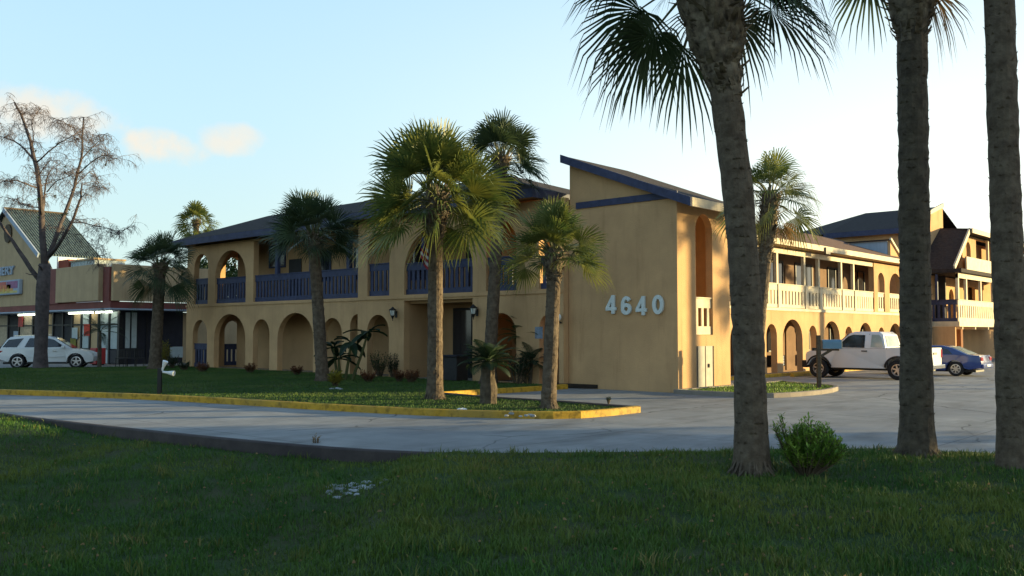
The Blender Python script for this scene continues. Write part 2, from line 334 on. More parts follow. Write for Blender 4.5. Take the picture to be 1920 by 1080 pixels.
def strip(line, w, z0, z1, closed=False, cham=.02):
    mb = MB(); n = len(line); a = offset(line, 0, closed); b_ = offset(line, w, closed); a2 = offset(line, cham if w > 0 else -cham, closed); b2 = offset(line, w - (cham if w > 0 else -cham), closed)
    for i in range(n):
        mb.v += [(*a[i], z0), (*a[i], z1 - cham), (*a2[i], z1), (*b2[i], z1), (*b_[i], z1 - cham), (*b_[i], z0)]
    for i in range(n if closed else n - 1):
        j = (i + 1) % n
        for k in range(5): mb.f.append((i * 6 + k, j * 6 + k, j * 6 + k + 1, i * 6 + k + 1))
    if not closed: mb.f += [tuple(range(6)), tuple((n - 1) * 6 + k for k in range(6))[::-1]]
    return mb
EK = [q for q in EDGE if -59 < q[0] < 9.2]
tag(strip([(x, y - .01) for x, y in EK], -.14, -.5, .012).build('road_kerb', M['dark_kerb']), kind='structure')

YL = smooth_line([(-30, -20.6), (-22, -17.0), (-14.45, -13.94), (-10.8, -12.44), (-6.8, -11.5), (-2.87, -10.95), (0, -10.3), (1.6, -9.65), (2.5, -9.0)], 2) + [(2.85, -8.5), (2.98, -7.6), (2.98, -6.45)]
BACK = [(2.98, -6.45), (.67, -6.25), (-2.0, -6.3), (-3.85, -6.05)]
K2 = [(-3.95, -6.0), (-3.9, -4.2), (-3.75, -2.6), (-3.75, -.62)]
tag(strip(YL, .17, -.05, .15).build('yellow_kerb', M['yellow_kerb']), kind='structure')
tag(strip(BACK, .15, -.05, .145).build('driveway_kerb', M['dark_kerb']), kind='structure')
tag(strip(K2, .17, -.05, .153).build('entrance_kerb', M['yellow_kerb']), kind='structure')
ins_ = [(x, y) for x, y in offset(YL, .12)]
LAWN = ins_ + [(2.86, -6.4), (.67, -6.2), (-2.0, -6.24), (-3.95, -6.0), (-4.02, -4.2), (-3.9, -2.6), (-3.9, -.55), (-15, -.55), (-15, -.05), (-29.4, -.05), (-29.4, 2.2), (-30.6, 2.2), (-30.8, -1.5), (-31.6, -4.0), (-33.4, -6.4), (-36, -11), (-40, -18)]
l = MB(); n = len(LAWN); l.v = [(x, y, .10) for x, y in LAWN] + [(x, y, -.1) for x, y in LAWN]; l.f = [tuple(range(n))] + [(i, n + i, n + (i + 1) % n, (i + 1) % n) for i in range(n)]
tag(l.build('lawn', M['soil']), kind='structure')
ISL = smooth_line([(.05, -.35), (1.8, -.45), (3.0, -.35), (3.4, .9), (3.5, 2.8), (3.0, 4.9), (2.3, 5.6), (.05, 6.6)], 1) 
tag(strip(ISL, .16, -.05, .13, True).build('island_kerb', M['grey_kerb']), kind='structure')
IL = offset(ISL, .1, True); l = MB(); n = len(IL); l.v = [(x, y, .09) for x, y in IL]; l.f = [tuple(range(n))]
tag(l.build('island_lawn', M['soil']), kind='structure')
tag(MB().box(-3.2, -2.55, 6.7, 34, -.05, .11).box(-30, -37.5, -1.6, 8, -.05, .02).build('walkway', M['grey_kerb']), kind='structure')
tag(strip([(-2.55, 6.7), (-2.55, 33)], -.16, -.05, .14).build('walkway_kerb', M['yellow_kerb']), kind='structure')
tag(MB().prism([(-4.6, -.5, .02), (-3.0, -.02, .02), (-4.6, -.02, .02)], (0, 0, .12)).build('mulch_bed', M['mulch']), kind='structure')
# painted bay lines on the far lot
bl = MB()
for k in range(7): bl.box(-1.9, 3.0, 14.6 + k * 2.75, 14.7 + k * 2.75, .004, .008)
tag(bl.build('bay_markings', mat('worn_white_line', (.42, .42, .41), .8, .3, 3)), kind='structure')

# grass blades, real geometry written with numpy
def blades(name, pts, zs, hlo, hhi, wlo, whi, m, seed, label):
    rg = np.random.default_rng(seed); n = len(pts); az = rg.uniform(0, 2 * np.pi, n); h = rg.uniform(hlo, hhi, n); wd = rg.uniform(wlo, whi, n); ln = rg.uniform(.1, .75, n) * h; la = rg.uniform(0, 2 * np.pi, n)
    v = np.zeros((n, 5, 3)); dx, dy = np.cos(az) * wd, np.sin(az) * wd; bx, by = pts[:, 0], pts[:, 1]
    for k, (sgn, fr, hh) in enumerate([(-1, 0, 0), (1, 0, 0), (.75, .35, .6), (-.75, .35, .6), (0, 1, 1)]):
        v[:, k, 0] = bx + dx * sgn + np.cos(la) * ln * fr; v[:, k, 1] = by + dy * sgn + np.sin(la) * ln * fr; v[:, k, 2] = zs - .01 + h * hh * (1 - .25 * fr * ln / h)
    me = bpy.data.meshes.new(name); me.vertices.add(n * 5); me.vertices.foreach_set('co', v.ravel())
    base = np.arange(n)[:, None] * 5; li = np.concatenate([base + [0, 1, 2, 3], base + [3, 2, 4]], 1).ravel()
    me.loops.add(n * 7); me.loops.foreach_set('vertex_index', li.astype(np.int32))
    st = (np.arange(n)[:, None] * 7 + [0, 4]).ravel(); me.polygons.add(n * 2); me.polygons.foreach_set('loop_start', st.astype(np.int32))
    me.update(calc_edges=True); me.validate(); me.materials.append(m)
    o = bpy.data.objects.new(name, me); C.objects.link(o); return tag(o, label, 'grass', kind='stuff')
rg = np.random.default_rng(5)
n = 520000; dep = np.sqrt(rg.uniform(4.8 ** 2, 24 ** 2, n)); keep = rg.uniform(0, 1, n) < np.clip(9.0 / dep, 0, 1) ** 1.2; lat = rg.uniform(-.62, .62, n) * dep
dep, lat = dep[keep], lat[keep]; gx = 14.76 + lat * .744 - dep * .668; gy = -23.95 + lat * .668 + dep * .744
ok = ~inside(gx, gy, PAVE) & (dist_line(gx, gy, EDGE) > .06); gx, gy, dep = gx[ok], gy[ok], dep[ok]
tuft = .75 + .35 * np.sin(gx * 2.1 + 1.3 * np.sin(gy * 1.7)) * np.sin(gy * 2.6 + gx * .6) + .25 * np.sin(gx * 5.3 + gy * 4.1); tuft = np.clip(tuft, .45, 1.3)
d_ = dist_line(gx, gy, EDGE); tuft *= np.where(d_ < .5, .7, 1)
cl = np.sin(gx * 3.7 + 2 * np.sin(gy * 1.1)) * np.sin(gy * 4.3 + 1.7 * np.sin(gx * .9)) + .5 * np.sin(gx * 9.1 + gy * 3.3) * np.sin(gy * 7.7 - gx * 2.9)
bare = (cl < -.75) & (rg.uniform(0, 1, len(gx)) < .8); gx, gy, dep, tuft, cl = gx[~bare], gy[~bare], dep[~bare], tuft[~bare], cl[~bare]; tall = np.where(cl > .7, 1.0, 0.0)
blades('grass', np.stack([gx, gy], 1), gh(gx, gy) - (1 - tuft) * .03 + tall * .012, .035, .105, .0028, .0062, M['blade'], 3, 'unmown dark green verge grass sloping down in front of the road')
tm = (tall > 0) & (rg.uniform(0, 1, len(gx)) < .16); tx, ty = gx[tm], gy[tm]
blades('weed_tufts', np.stack([tx, ty], 1), gh(tx, ty), .09, .17, .004, .009, M['blade_dry'], 13, 'taller yellowish weed tufts scattered through the verge grass')
lm = rg.uniform(0, 1, len(gx)) < .0035; qx, qy = gx[lm], gy[lm]
blades('leaf_litter', np.stack([qx, qy], 1), gh(qx, qy) + .035, .015, .03, .012, .022, M['frond_dry'], 14, 'small dead brown leaves lying in the verge grass')
n = 420000; lx = rg.uniform(-40, 3, n); ly = rg.uniform(-20, 2.2, n); ok = inside(lx, ly, LAWN); lx, ly = lx[ok], ly[ok]
blades('lawn_grass', np.stack([lx, ly], 1), np.full(len(lx), .10), .025, .065, .004, .009, M['blade_lawn'], 4, 'short lawn grass between the yellow kerb and the motel')
n = 5000; lx = rg.uniform(0, 4, n); ly = rg.uniform(-.5, 6.6, n); ok = inside(lx, ly, IL); lx, ly = lx[ok], ly[ok]
blades('island_grass', np.stack([lx, ly], 1), np.full(len(lx), .09), .03, .09, .006, .012, M['leaf_bright'], 6, 'sunlit short grass on the small kerbed island by the mailbox')

# ------------------------------------------------------------------ wall with arched openings
def arch_wall(u0, u1, z0, z1, ops, th, P, NSEG=14):
    """P(u,w,z)->xyz; w runs into the wall; ops: (a,b,zb,zt,'arch'|'rect', ratio)"""
    mb = MB()
    def cell(poly):
        mb.add([P(u, 0, z) for u, z in poly], [tuple(range(len(poly)))]); mb.add([P(u, th, z) for u, z in poly], [tuple(range(len(poly)))[::-1]])
    def rev(a, b_): mb.add([P(a[0], 0, a[1]), P(b_[0], 0, b_[1]), P(b_[0], th, b_[1]), P(a[0], th, a[1])], [(0, 1, 2, 3)])
    cur = u0
    for a, b_, zb, zt, kind, *rt in sorted(ops):
        if a > cur: cell([(cur, z0), (a, z0), (a, z1), (cur, z1)])
        if zb > z0 + 1e-4: cell([(a, z0), (b_, z0), (b_, zb), (a, zb)]); rev((b_, zb), (a, zb))
        if kind == 'arch':
            hw = (b_ - a) / 2; rise = hw * (rt[0] if rt else 1.05); zs = zt - rise; mid = (a + b_) / 2
            cv = [(mid - hw * math.cos(math.pi * i / NSEG), zs + rise * math.sin(math.pi * i / NSEG)) for i in range(NSEG + 1)]
        else: zs = zt; cv = [(a, zt), (b_, zt)]
        rev((a, zb), (a, zs)); rev((b_, zs), (b_, zb))
        for q, r_ in zip(cv[:-1], cv[1:]):
            if z1 > min(q[1], r_[1]) + 1e-4: cell([q, r_, (r_[0], z1), (q[0], z1)])
            rev(q, r_)
        cur = b_
    if cur < u1: cell([(cur, z0), (u1, z0), (u1, z1), (cur, z1)])
    for a, b_ in (((u0, z0), (u0, z1)), ((u1, z1), (u1, z0)), ((u0, z1), (u1, z1))): rev(a, b_)
    return mb
def railing(P, u0, u1, z0, z1, step=.26, wd=.15, top=.26, bot=.2, th=.07):
    mb = MB()
    def bx(a, b_, w0, w1, c, d): mb.hexa([P(a, w0, c), P(b_, w0, c), P(b_, w1, c), P(a, w1, c), P(a, w0, d), P(b_, w0, d), P(b_, w1, d), P(a, w1, d)])
    bx(u0, u1, 0, th, z1 - top, z1); bx(u0, u1, 0, th, z0, z0 + bot); bx(u0, u1, -.03, th + .03, z1 + .002, z1 + .04)
    n = max(1, round((u1 - u0) / step)); s_ = (u1 - u0) / n
    for i in range(n): c = u0 + (i + .5) * s_; bx(c - wd / 2, c + wd / 2, .012, th - .012, z0 + bot - .01, z1 - top + .01)
    return mb

# ------------------------------------------------------------------ the motel: front wing, entrance block, stair tower, side wing
mo = thing('motel_building', 'long two storey tan stucco motel with arched galleries, navy railings and large 4640 numerals', 'motel', (-14, 2, 0))
PX = lambda y: (lambda u, w, z: (u, y + w, z))          # wall along x facing -y
PY = lambda x: (lambda u, w, z: (x - w, u, z))          # wall along y facing +x
PYW = lambda x: (lambda u, w, z: (x + w, u, z))         # wall along y facing -x
LZ, TZ = 3.2, 6.26
# left part
lo_ops = [(-28.73, -27.32, .1, 2.48, 'arch'), (-26.66, -23.82, .1, 2.74, 'arch', .85), (-23.17, -21.79, .1, 2.46, 'arch'), (-21.15, -18.42, .1, 2.72, 'arch', .85), (-17.76, -16.4, .1, 2.46, 'arch'), (-15.85, -14.9, .1, 2.6, 'arch')]
up_ops = [(-28.69, -27.32, LZ + .08, 5.84, 'arch'), (-26.66, -23.85, LZ + .08, 5.86, 'arch', .95), (-23.2, -15.05, LZ + .08, TZ - .1, 'rect')]
arch_wall(-29.4, -14.9, 0, LZ, lo_ops, .28, PX(0)).build('wall', M['stucco'], mo)
arch_wall(-29.4, -14.9, LZ, TZ, up_ops, .28, PX(0)).build('wall', M['stucco'], mo)
# entrance block
blo = [(-14.43, -13.07, .1, 2.55, 'arch'), (-12.18, -8.44, .06, 3.07, 'rect'), (-7.77, -6.32, .1, 2.52, 'arch'), (-5.28, -4.42, .1, 2.45, 'arch')]
bup = [(-14.43, -13.07, LZ + .1, 5.84, 'arch'), (-12.18, -8.44, LZ + .1, 5.86, 'arch', .9), (-7.77, -6.31, LZ + .1, 5.78, 'arch'), (-5.29, -4.42, LZ + .1, 5.6, 'arch')]
arch_wall(-15.04, -4.22, 0, LZ, blo, .3, PX(-.25)).build('wall', M['stucco'], mo)
arch_wall(-15.04, -4.22, LZ, 6.34, bup, .3, PX(-.25)).build('wall', M['stucco'], mo)
MB().box(-29.44, -15.06, -.045, -.003, LZ - .05, LZ + .04).box(-15.08, -4.26, -.295, -.253, LZ - .05, LZ + .04).build('ledge', M['stucco'], mo)
# gallery floors, ceilings, rear walls
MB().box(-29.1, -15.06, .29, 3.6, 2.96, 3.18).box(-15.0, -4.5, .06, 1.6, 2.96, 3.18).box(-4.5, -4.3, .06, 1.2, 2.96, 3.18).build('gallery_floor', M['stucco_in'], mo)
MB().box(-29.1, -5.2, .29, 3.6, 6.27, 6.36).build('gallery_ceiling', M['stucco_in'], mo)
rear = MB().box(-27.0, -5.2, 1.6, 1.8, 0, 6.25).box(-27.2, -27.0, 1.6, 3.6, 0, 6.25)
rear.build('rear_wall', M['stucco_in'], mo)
for z0, z1, zb, zt in ((0, LZ, .1, 2.48), (LZ, TZ, 3.3, 5.9)):
    arch_wall(.28, 3.6, z0, z1, [(.42, 1.42, zb, zt, 'arch'), (2.05, 3.1, zb, zt, 'arch')], .26, PYW(-29.4)).build('end_wall', M['stucco'], mo)
    for a, b_ in ((.42, 1.42), (2.05, 3.1)): railing(PYW(-29.33), a + .01, b_ - .01, zb, zb + (1.2 if z0 else 1.1)).build('railing', M['blue'], mo)
arch_wall(-29.4, -27.2, 0, LZ, [(-28.9, -27.6, .1, 2.48, 'arch')], .2, PX(3.4)).build('courtyard_wall', M['stucco_in'], mo)
arch_wall(-29.4, -27.2, LZ, TZ, [(-28.9, -27.6, 3.3, 5.8, 'arch')], .2, PX(3.4)).build('courtyard_wall', M['stucco_in'], mo)
# front railings
for a, b_, zb, zt, y in [(-28.69, -27.32, 3.29, 4.55, .1), (-26.66, -23.85, 3.29, 4.5, .1), (-23.2, -15.06, 3.29, 4.5, .1), (-14.43, -13.07, 3.31, 4.58, -.15), (-12.18, -8.44, 3.31, 4.5, -.15), (-7.77, -6.31, 3.31, 4.48, -.15), (-5.29, -4.42, 3.31, 4.4, -.15), (-28.73, -27.32, .1, 1.25, .1)]:
    railing(PX(y), a + .01, b_ - .01, zb, zt).build('railing', M['blue'], mo)
for x in (-21.45, -18.8, -16.15):
    MB().box(x - .1, x + .1, .08, .26, 4.545, 6.15).build('gallery_post', M['blue'], mo, bevel=.01)
# windows, doors and lamps on the front
def window(a, b_, z0, z1, y, parent, fm, gm, P=None, th=.06):
    P = P or PX(y)
    f = MB()
    def bx(mb, u0, u1, w0, w1, c, d): mb.hexa([P(u0, w0, c), P(u1, w0, c), P(u1, w1, c), P(u0, w1, c), P(u0, w0, d), P(u1, w0, d), P(u1, w1, d), P(u0, w1, d)])
    t_ = .07
    bx(f, a, b_, -th, -.003, z1 - t_, z1); bx(f, a, b_, -th, -.003, z0, z0 + t_); bx(f, a, a + t_, -th, -.003, z0 + t_, z1 - t_); bx(f, b_ - t_, b_, -th, -.003, z0 + t_, z1 - t_)
    if b_ - a > 1.2: bx(f, (a + b_) / 2 - .03, (a + b_) / 2 + .03, -th, -.003, z0 + t_, z1 - t_)
    o = f.build('window', fm, parent); g_ = MB(); bx(g_, a + t_, b_ - t_, -th * .5, -.004, z0 + t_, z1 - t_); p_ = g_.build('pane', gm, parent); p_.parent = o
    return o
for a, b_, z0, z1 in [(-24.3, -22.9, 5.0, 6.1), (-20.9, -19.3, 4.2, 5.6), (-17.6, -16.4, 4.2, 5.6), (-13.8, -12.9, 4.0, 5.5)]:
    window(a, b_, z0, z1, 1.6, mo, M['blue'], M['glass'])
for a, b_ in [(-22.6, -21.6), (-10.6, -9.4)]:
    d = MB().box(a, b_, 1.55, 1.597, 3.19, 5.35).build('door', M['black_plastic'], mo, bevel=.01)
    MB().lathe([(.03, 0), (.03, .06)], (a + .1, 1.48, 4.2), 'y', 8).build('handle', M['chrome'], mo).parent = mo
# entrance: side windows, dark double doors, step
MB().box(-11.25, -9.0, 1.5, 1.596, .05, 2.8).build('entrance_door', M['black_plastic'], mo, bevel=.01)
MB().box(-11.15, -10.2, 1.47, 1.499, .12, 2.7).box(-10.1, -9.1, 1.47, 1.499, .12, 2.7).build('door_glass', M['glass'], mo)
MB().box(-12.95, -12.55, 1.54, 1.597, .9, 2.8).build('window', M['glass'], mo)
for x_ in (-12.4, -8.4): MB().box(x_, x_ + .2, .06, 1.6, .05, 2.95).build('entrance_wall', M['stucco_in'], mo)
MB().box(-29.1, -4.5, .29, 1.59, -.05, .06).build('porch_floor', M['grey_kerb'], mo)
MB().box(-5.46, -5.32 + .2, -.262, -.252, 1.62, 2.02).build('office_sign', mat('faded_notice', (.20, .24, .30), .7, .3, 8), mo)
def lantern(x, y, z):
    l_ = MB().box(x - .05, x + .05, y - .04, y - .002, z - .2, z + .05).bar((x, y - .03, z), (x, y - .18, z + .07), .025, .025)
    l_.lathe([(.02, z + .22), (.05, z + .18), (.15, z + .1), (.15, z + .08)], (x, y - .2, 0)).lathe([(.08, z - .13), (.05, z - .19), (.015, z - .26), (.015, z - .33)], (x, y - .2, 0))
    for k in range(6): a = k * math.pi / 3; l_.bar((x + .125 * math.cos(a), y - .2 + .125 * math.sin(a), z + .08), (x + .075 * math.cos(a), y - .2 + .075 * math.sin(a), z - .13), .014, .014)
    o = l_.build('wall_lantern', M['metal_black'], mo)
    MB().lathe([(.07, z - .12), (.115, z + .075)], (x, y - .2, 0), n=6).build('lantern_glass', M['frosted'], mo)
lantern(-12.62, -.25, 2.62); lantern(-8.2, -.25, 2.62)
MB().lathe([(.001, 2.19)] + [(.14 * math.sin(a), 2.33 - .14 * math.cos(a)) for a in [k * math.pi / 12 for k in range(1, 12)]] + [(.001, 2.47)], (-4.32, -.46, 0)).build('globe_lamp', M['frosted'], mo, smooth=True)
MB().bar((-4.32, -.252, 2.15), (-4.32, -.46, 2.18), .05, .05).build('lamp_bracket', M['metal_black'], mo)
# flag hung from the gallery railing
fl = thing('flag', 'small faded striped flag hanging over the navy railing of the central arch', 'flag', (-10.6, -.5, 4.7))
MB().bar((-10.35, -.17, 4.6), (-10.6, -.75, 5.45), .03, .03).build('pole', M['oldwood'], fl)
def sheet(rows, cols, fn, name, m, parent):
    mb = MB()
    for i in range(rows + 1):
        for j in range(cols + 1): mb.v.append(tuple(fn(i / rows, j / cols)))
    for i in range(rows):
        for j in range(cols): q = i * (cols + 1) + j; mb.f.append((q, q + 1, q + cols + 2, q + cols + 1))
    o = mb.build(name, m, parent, smooth=True); s_ = o.modifiers.new('thick', 'SOLIDIFY'); s_.thickness = .008; return o
flagm = mat('flag_red', (.30, .04, .05), .8, .15, 9); flagw = mat('flag_white', (.5, .48, .47), .8, .1, 9); flagb = mat('flag_blue', (.03, .04, .12), .8, .1, 9)
def ffn(u0, u1, v0, v1): return lambda a, b_: (-10.62 + .06 * math.sin((v0 + (v1 - v0) * b_) * 9) - .1 * (u0 + (u1 - u0) * a), -.74 + .62 * (v0 + (v1 - v0) * b_) * .75, 5.40 - .85 * (u0 + (u1 - u0) * a) - .62 * (v0 + (v1 - v0) * b_) * .8 + .1 * (1 - (v0 + (v1 - v0) * b_)))
for k in range(7): sheet(2, 8, ffn(k / 7, (k + 1) / 7, 0 if k > 3 else .4, 1), 'red_stripe' if k % 2 == 0 else 'white_stripe', flagm if k % 2 == 0 else flagw, fl)
sheet(4, 4, ffn(0, 4 / 7, 0, .4), 'canton', flagb, fl)

# roofs of the front wing
def hip(x0, x1, y0, y1, ze, rx0, rx1, ry, zr, m, parent, name='roof', th=.05):
    mb = MB(); mb.add([(x0, y0, ze), (x1, y0, ze), (x1, y1, ze), (x0, y1, ze), (rx0, ry, zr), (rx1, ry, zr)], [(0, 1, 5, 4), (1, 2, 5), (2, 3, 4, 5), (3, 0, 4), (0, 3, 2, 1)])
    return mb.build(name, m, parent)
hip(-29.95, -15.3, -.62, 6.6, 6.57, -26.6, -15.2, 3.0, 7.96, M['shingle'], mo)
hip(-15.35, -5.0, -.92, 7.0, 6.66, -12.6, -9.5, 3.0, 8.10, M['shingle'], mo)
def ring(x0, x1, y0, y1, z0, z1, t_): return MB().box(x0, x1, y0, y0 + t_, z0, z1).box(x0, x1, y1 - t_, y1, z0, z1).box(x0, x0 + t_, y0 + t_ + .001, y1 - t_ - .001, z0, z1).box(x1 - t_, x1, y0 + t_ + .001, y1 - t_ - .001, z0, z1)
ring(-29.95, -15.36, -.62, 6.6, 6.27, 6.565, .06).build('fascia', M['blue'], mo)
ring(-15.35, -5.0, -.92, 7.0, 6.36, 6.655, .06).build('fascia', M['blue'], mo)
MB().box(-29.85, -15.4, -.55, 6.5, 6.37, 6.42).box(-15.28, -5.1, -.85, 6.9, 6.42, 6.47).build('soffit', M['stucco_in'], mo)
MB().box(-4.98, -4.24, -.5, 1.4, 6.1, 6.3).build('low_parapet_roof', M['shingle_brown'], mo)
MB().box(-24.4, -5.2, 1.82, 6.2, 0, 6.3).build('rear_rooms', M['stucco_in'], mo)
# stair tower with the numerals
arch_wall(-4.2, 0, 0, 5.98, [], .24, PX(0)).build('tower_wall', M['stucco'], mo)
MB().prism([(-4.19, .06, 6.0), (.0, .06, 6.0), (-4.19, .06, 7.62)], (0, .18, 0)).build('gable_wall', M['stucco'], mo)
arch_wall(.242, 3.22, 0, 5.95, [(1.08, 2.12, 1.75, 5.58, 'arch')], .24, PY(0)).build('tower_wall', M['stucco'], mo)
MB().box(-3.95, -3.7, .25, 3.1, 0, 2.9).box(-3.6, -.25, .26, 1.0, 0, 2.6).build('stair_wall', M['stucco_in'], mo)
MB().box(-2.3, -.25, 3.0, 3.2, .2, 5.9).build('inner_wall', M['stucco_in'], mo)
MB().box(-3.85, .045, -.05, -.004, 5.93, 6.14).build('band', M['blue'], mo)
sl = (6.07 - 7.72) / (4.26)
rz = lambda x: 6.09 + sl * x
tr = MB().hexa([(-4.28, -.22, rz(-4.28) - .16), (.62, -.22, rz(.62) - .16), (.62, 3.6, rz(.62) - .16), (-4.28, 3.6, rz(-4.28) - .16), (-4.28, -.22, rz(-4.28)), (.62, -.22, rz(.62)), (.62, 3.6, rz(.62)), (-4.28, 3.6, rz(-4.28))])
tr.build('tower_roof', M['shingle'], mo)
MB().hexa([(-4.33, -.28, rz(-4.33) - .25), (.66, -.28, rz(.66) - .25), (.66, -.223, rz(.66) - .25), (-4.33, -.223, rz(-4.33) - .25), (-4.33, -.28, rz(-4.33) + .02), (.66, -.28, rz(.66) + .02), (.66, -.223, rz(.66) + .02), (-4.33, -.223, rz(-4.33) + .02)]).build('fascia', M['blue'], mo)
MB().box(.623, .68, -.222, 3.62, rz(.62) - .26, rz(.62) + .01).build('fascia', M['cream'], mo)
railing(PY(-.06), 1.09, 2.11, 1.76, 2.9, step=.34, wd=.13, top=.3, bot=.26).build('railing', M['cream'], mo)
ds = MB().box(-.06, .02, 1.08, 2.1, .12, 1.4); ds.build('utility_door', M['doorwhite'], mo, bevel=.01)
MB().box(.021, .035, 1.08, 1.12, .12, 1.4).box(.021, .035, 2.05, 2.1, .12, 1.4).box(.021, .03, 1.57, 1.6, .12, 1.4).box(.03, .06, 1.75, 1.79, .72, .84).build('door_frame', M['oldwood'], mo)
def ribbon(mb, pts, w, y0, y1, closed=False):   # flat stroke standing on the wall
    n = len(pts); L = offset(pts, w / 2, closed); R_ = offset(pts, -w / 2, closed); o = len(mb.v)
    for i in range(n): mb.v += [(L[i][0], y0, L[i][1]), (R_[i][0], y0, R_[i][1]), (R_[i][0], y1, R_[i][1]), (L[i][0], y1, L[i][1])]
    for i in range(n if closed else n - 1):
        j = (i + 1) % n
        for k in range(4): mb.f.append((o + i * 4 + k, o + j * 4 + k, o + j * 4 + (k + 1) % 4, o + i * 4 + (k + 1) % 4))
    if not closed: mb.f += [(o, o + 1, o + 2, o + 3), tuple(o + (n - 1) * 4 + k for k in (3, 2, 1, 0))]
def digit(ch, x, z, h):
    w_ = h * .205; mb = MB(); y0 = -.09
    if ch == '4':
        ribbon(mb, [(x + h * .14, z), (x + h * .14, z + h)], w_, y0, -.01)
        ribbon(mb, [(x + h * .12, z + h * .93), (x - h * .26, z + h * .30)], w_ * .85, y0 + .003, -.008)
        ribbon(mb, [(x - h * .33, z + h * .27), (x + h * .34, z + h * .27)], w_ * .9, y0 - .003, -.006)
    elif ch == '0':
        ribbon(mb, [(x + (h * .34 - w_ / 2) * math.cos(a), z + h / 2 + (h / 2 - w_ / 2) * math.sin(a)) for a in [2 * math.pi * k / 28 for k in range(28)]], w_, y0, -.01, True)
    else:
        r_ = h * .31 - w_ / 2; ribbon(mb, [(x + r_ * 1.08 * math.cos(a), z + h * .31 + r_ * math.sin(a)) for a in [2 * math.pi * k / 24 for k in range(24)]], w_, y0, -.01, True)
        ribbon(mb, [(x - r_ * 1.06, z + h * .33), (x - r_ * 1.06, z + h * .5), (x - r_ * .95, z + h * .68), (x - r_ * .6, z + h * .83), (x - r_ * .05, z + h * .90), (x + r_ * .5, z + h * .86), (x + r_ * .95, z + h * .74)], w_ * .96, y0 - .003, -.006)
    ob = mb.build('numeral', M['number'], mo, bevel=.012); ob['label'] = 'large white numeral ' + ch + ' fixed to the tower wall'
for ch, x, z in (('4', -2.43, 2.42), ('6', -1.84, 2.38), ('4', -1.28, 2.36), ('0', -.66, 2.38)): digit(ch, x, z, .60)

# side wing
s_lo = [(7.0, 8.0, .1, 2.2, 'arch'), (8.75, 10.8, .1, 2.42, 'arch', .9), (11.85, 12.84, .1, 2.2, 'arch'), (13.4, 15.38, .1, 2.42, 'arch', .9), (16.05, 16.92, .1, 2.16, 'arch'), (17.69, 19.56, .1, 2.38, 'arch', .9), (20.2, 21.14, .1, 2.14, 'arch'), (22.0, 23.7, .1, 2.34, 'arch', .9), (24.6, 25.5, .1, 2.12, 'arch'), (26.15, 28.1, .1, 2.34, 'arch', .9)]
arch_wall(6.5, 29.2, 0, 2.88, s_lo, .28, PY(-3)).build('side_wall', M['stucco'], mo)
arch_wall(24.13, 29.2, 2.88, 5.5, [(24.64, 25.64, 2.95, 5.02, 'arch'), (26.36, 28.24, 2.95, 5.08, 'arch', .9)], .28, PY(-3)).build('side_wall', M['stucco'], mo)
MB().box(-3.0, -2.95, 6.5, 29.2, 2.78, 2.9).build('ledge', M['cream'], mo)
MB().box(-4.4, -3.29, 6.5, 29.2, 2.66, 2.88).build('gallery_floor', M['stucco_in'], mo)
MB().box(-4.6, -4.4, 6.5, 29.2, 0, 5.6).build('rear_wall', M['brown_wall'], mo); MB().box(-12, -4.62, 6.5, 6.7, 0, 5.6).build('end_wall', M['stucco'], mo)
MB().box(-3.2, -3.04, 6.5, 24.12, 5.28, 5.5).build('beam', M['cream'], mo)
posts = [8.94, 10.19, 13.1, 15.85, 17.42, 20.05, 21.6]
for y in posts + [6.6]: MB().box(-3.2, -3.06, y - .08, y + .08, 3.95, 5.28).build('gallery_post', M['cream'], mo)
for a, b_ in zip([6.5] + posts, posts + [24.12]): railing(PY(-3.02), a + .09, b_ - .09, 2.92, 3.92, step=.31, wd=.20, top=.26, bot=.14).build('railing', M['cream'], mo)
for y in posts: MB().box(-3.2, -2.98, y - .088, y + .088, 2.9, 3.95).build('newel', M['cream'], mo)
for a, b_ in ((24.64, 25.64), (26.36, 28.24)): railing(PY(-3.05), a + .01, b_ - .01, 2.95, 3.92, step=.33, wd=.14, top=.2, bot=.16).build('railing', M['cream'], mo)
mb = MB().add([(-2.5, 6.0, 5.80), (-2.5, 29.6, 5.80), (-7, 29.6, 7.38), (-7, 8.5, 7.38), (-11.5, 6, 5.8), (-11.5, 29.6, 5.8)], [(0, 1, 2, 3), (0, 3, 4), (3, 2, 5, 4), (0, 4, 5, 1), (1, 5, 2)])
mb.build('side_roof', M['shingle_brown'], mo)
MB().box(-2.56, -2.48, 6.0, 29.6, 5.56, 5.80).build('fascia', M['cream'], mo)
MB().box(-2.47, -2.40, 16.7, 17.2, 5.44, 5.74).build('floodlight', M['metal_black'], mo)
MB().box(-4.4, -2.57, 6.05, 29.5, 5.56, 5.60).build('soffit', M['stucco_in'], mo)
for y in (9.2, 12.2, 14.5, 17.7, 21.5, 24.5):
    window(y, y + 1.9, 3.3, 5.2, 0, mo, M['black_plastic'], M['glass'], P=PY(-4.4))
    window(y + .1, y + 1.5, .95, 2.2, 0, mo, M['black_plastic'], M['glass'], P=PY(-4.4))
    a = MB().box(-4.4, -4.05, y + .2, y + 1.3, .3, .8).build('air_conditioner', M['black_plastic'], mo, bevel=.02)
    gl = MB()
    for k in range(6): gl.box(-4.05, -4.035, y + .26, y + 1.24, .35 + k * .075, .385 + k * .075)
    gl.build('grille', M['bluegrey'], mo)
for y in (11.2, 16.6, 20.4, 23.4, 27.4):
    MB().box(-4.4, -4.35, y, y + .9, 2.89, 5.0).box(-4.4, -4.35, y, y + .9, .08, 2.15).build('room_door', M['brown_wall'], mo)

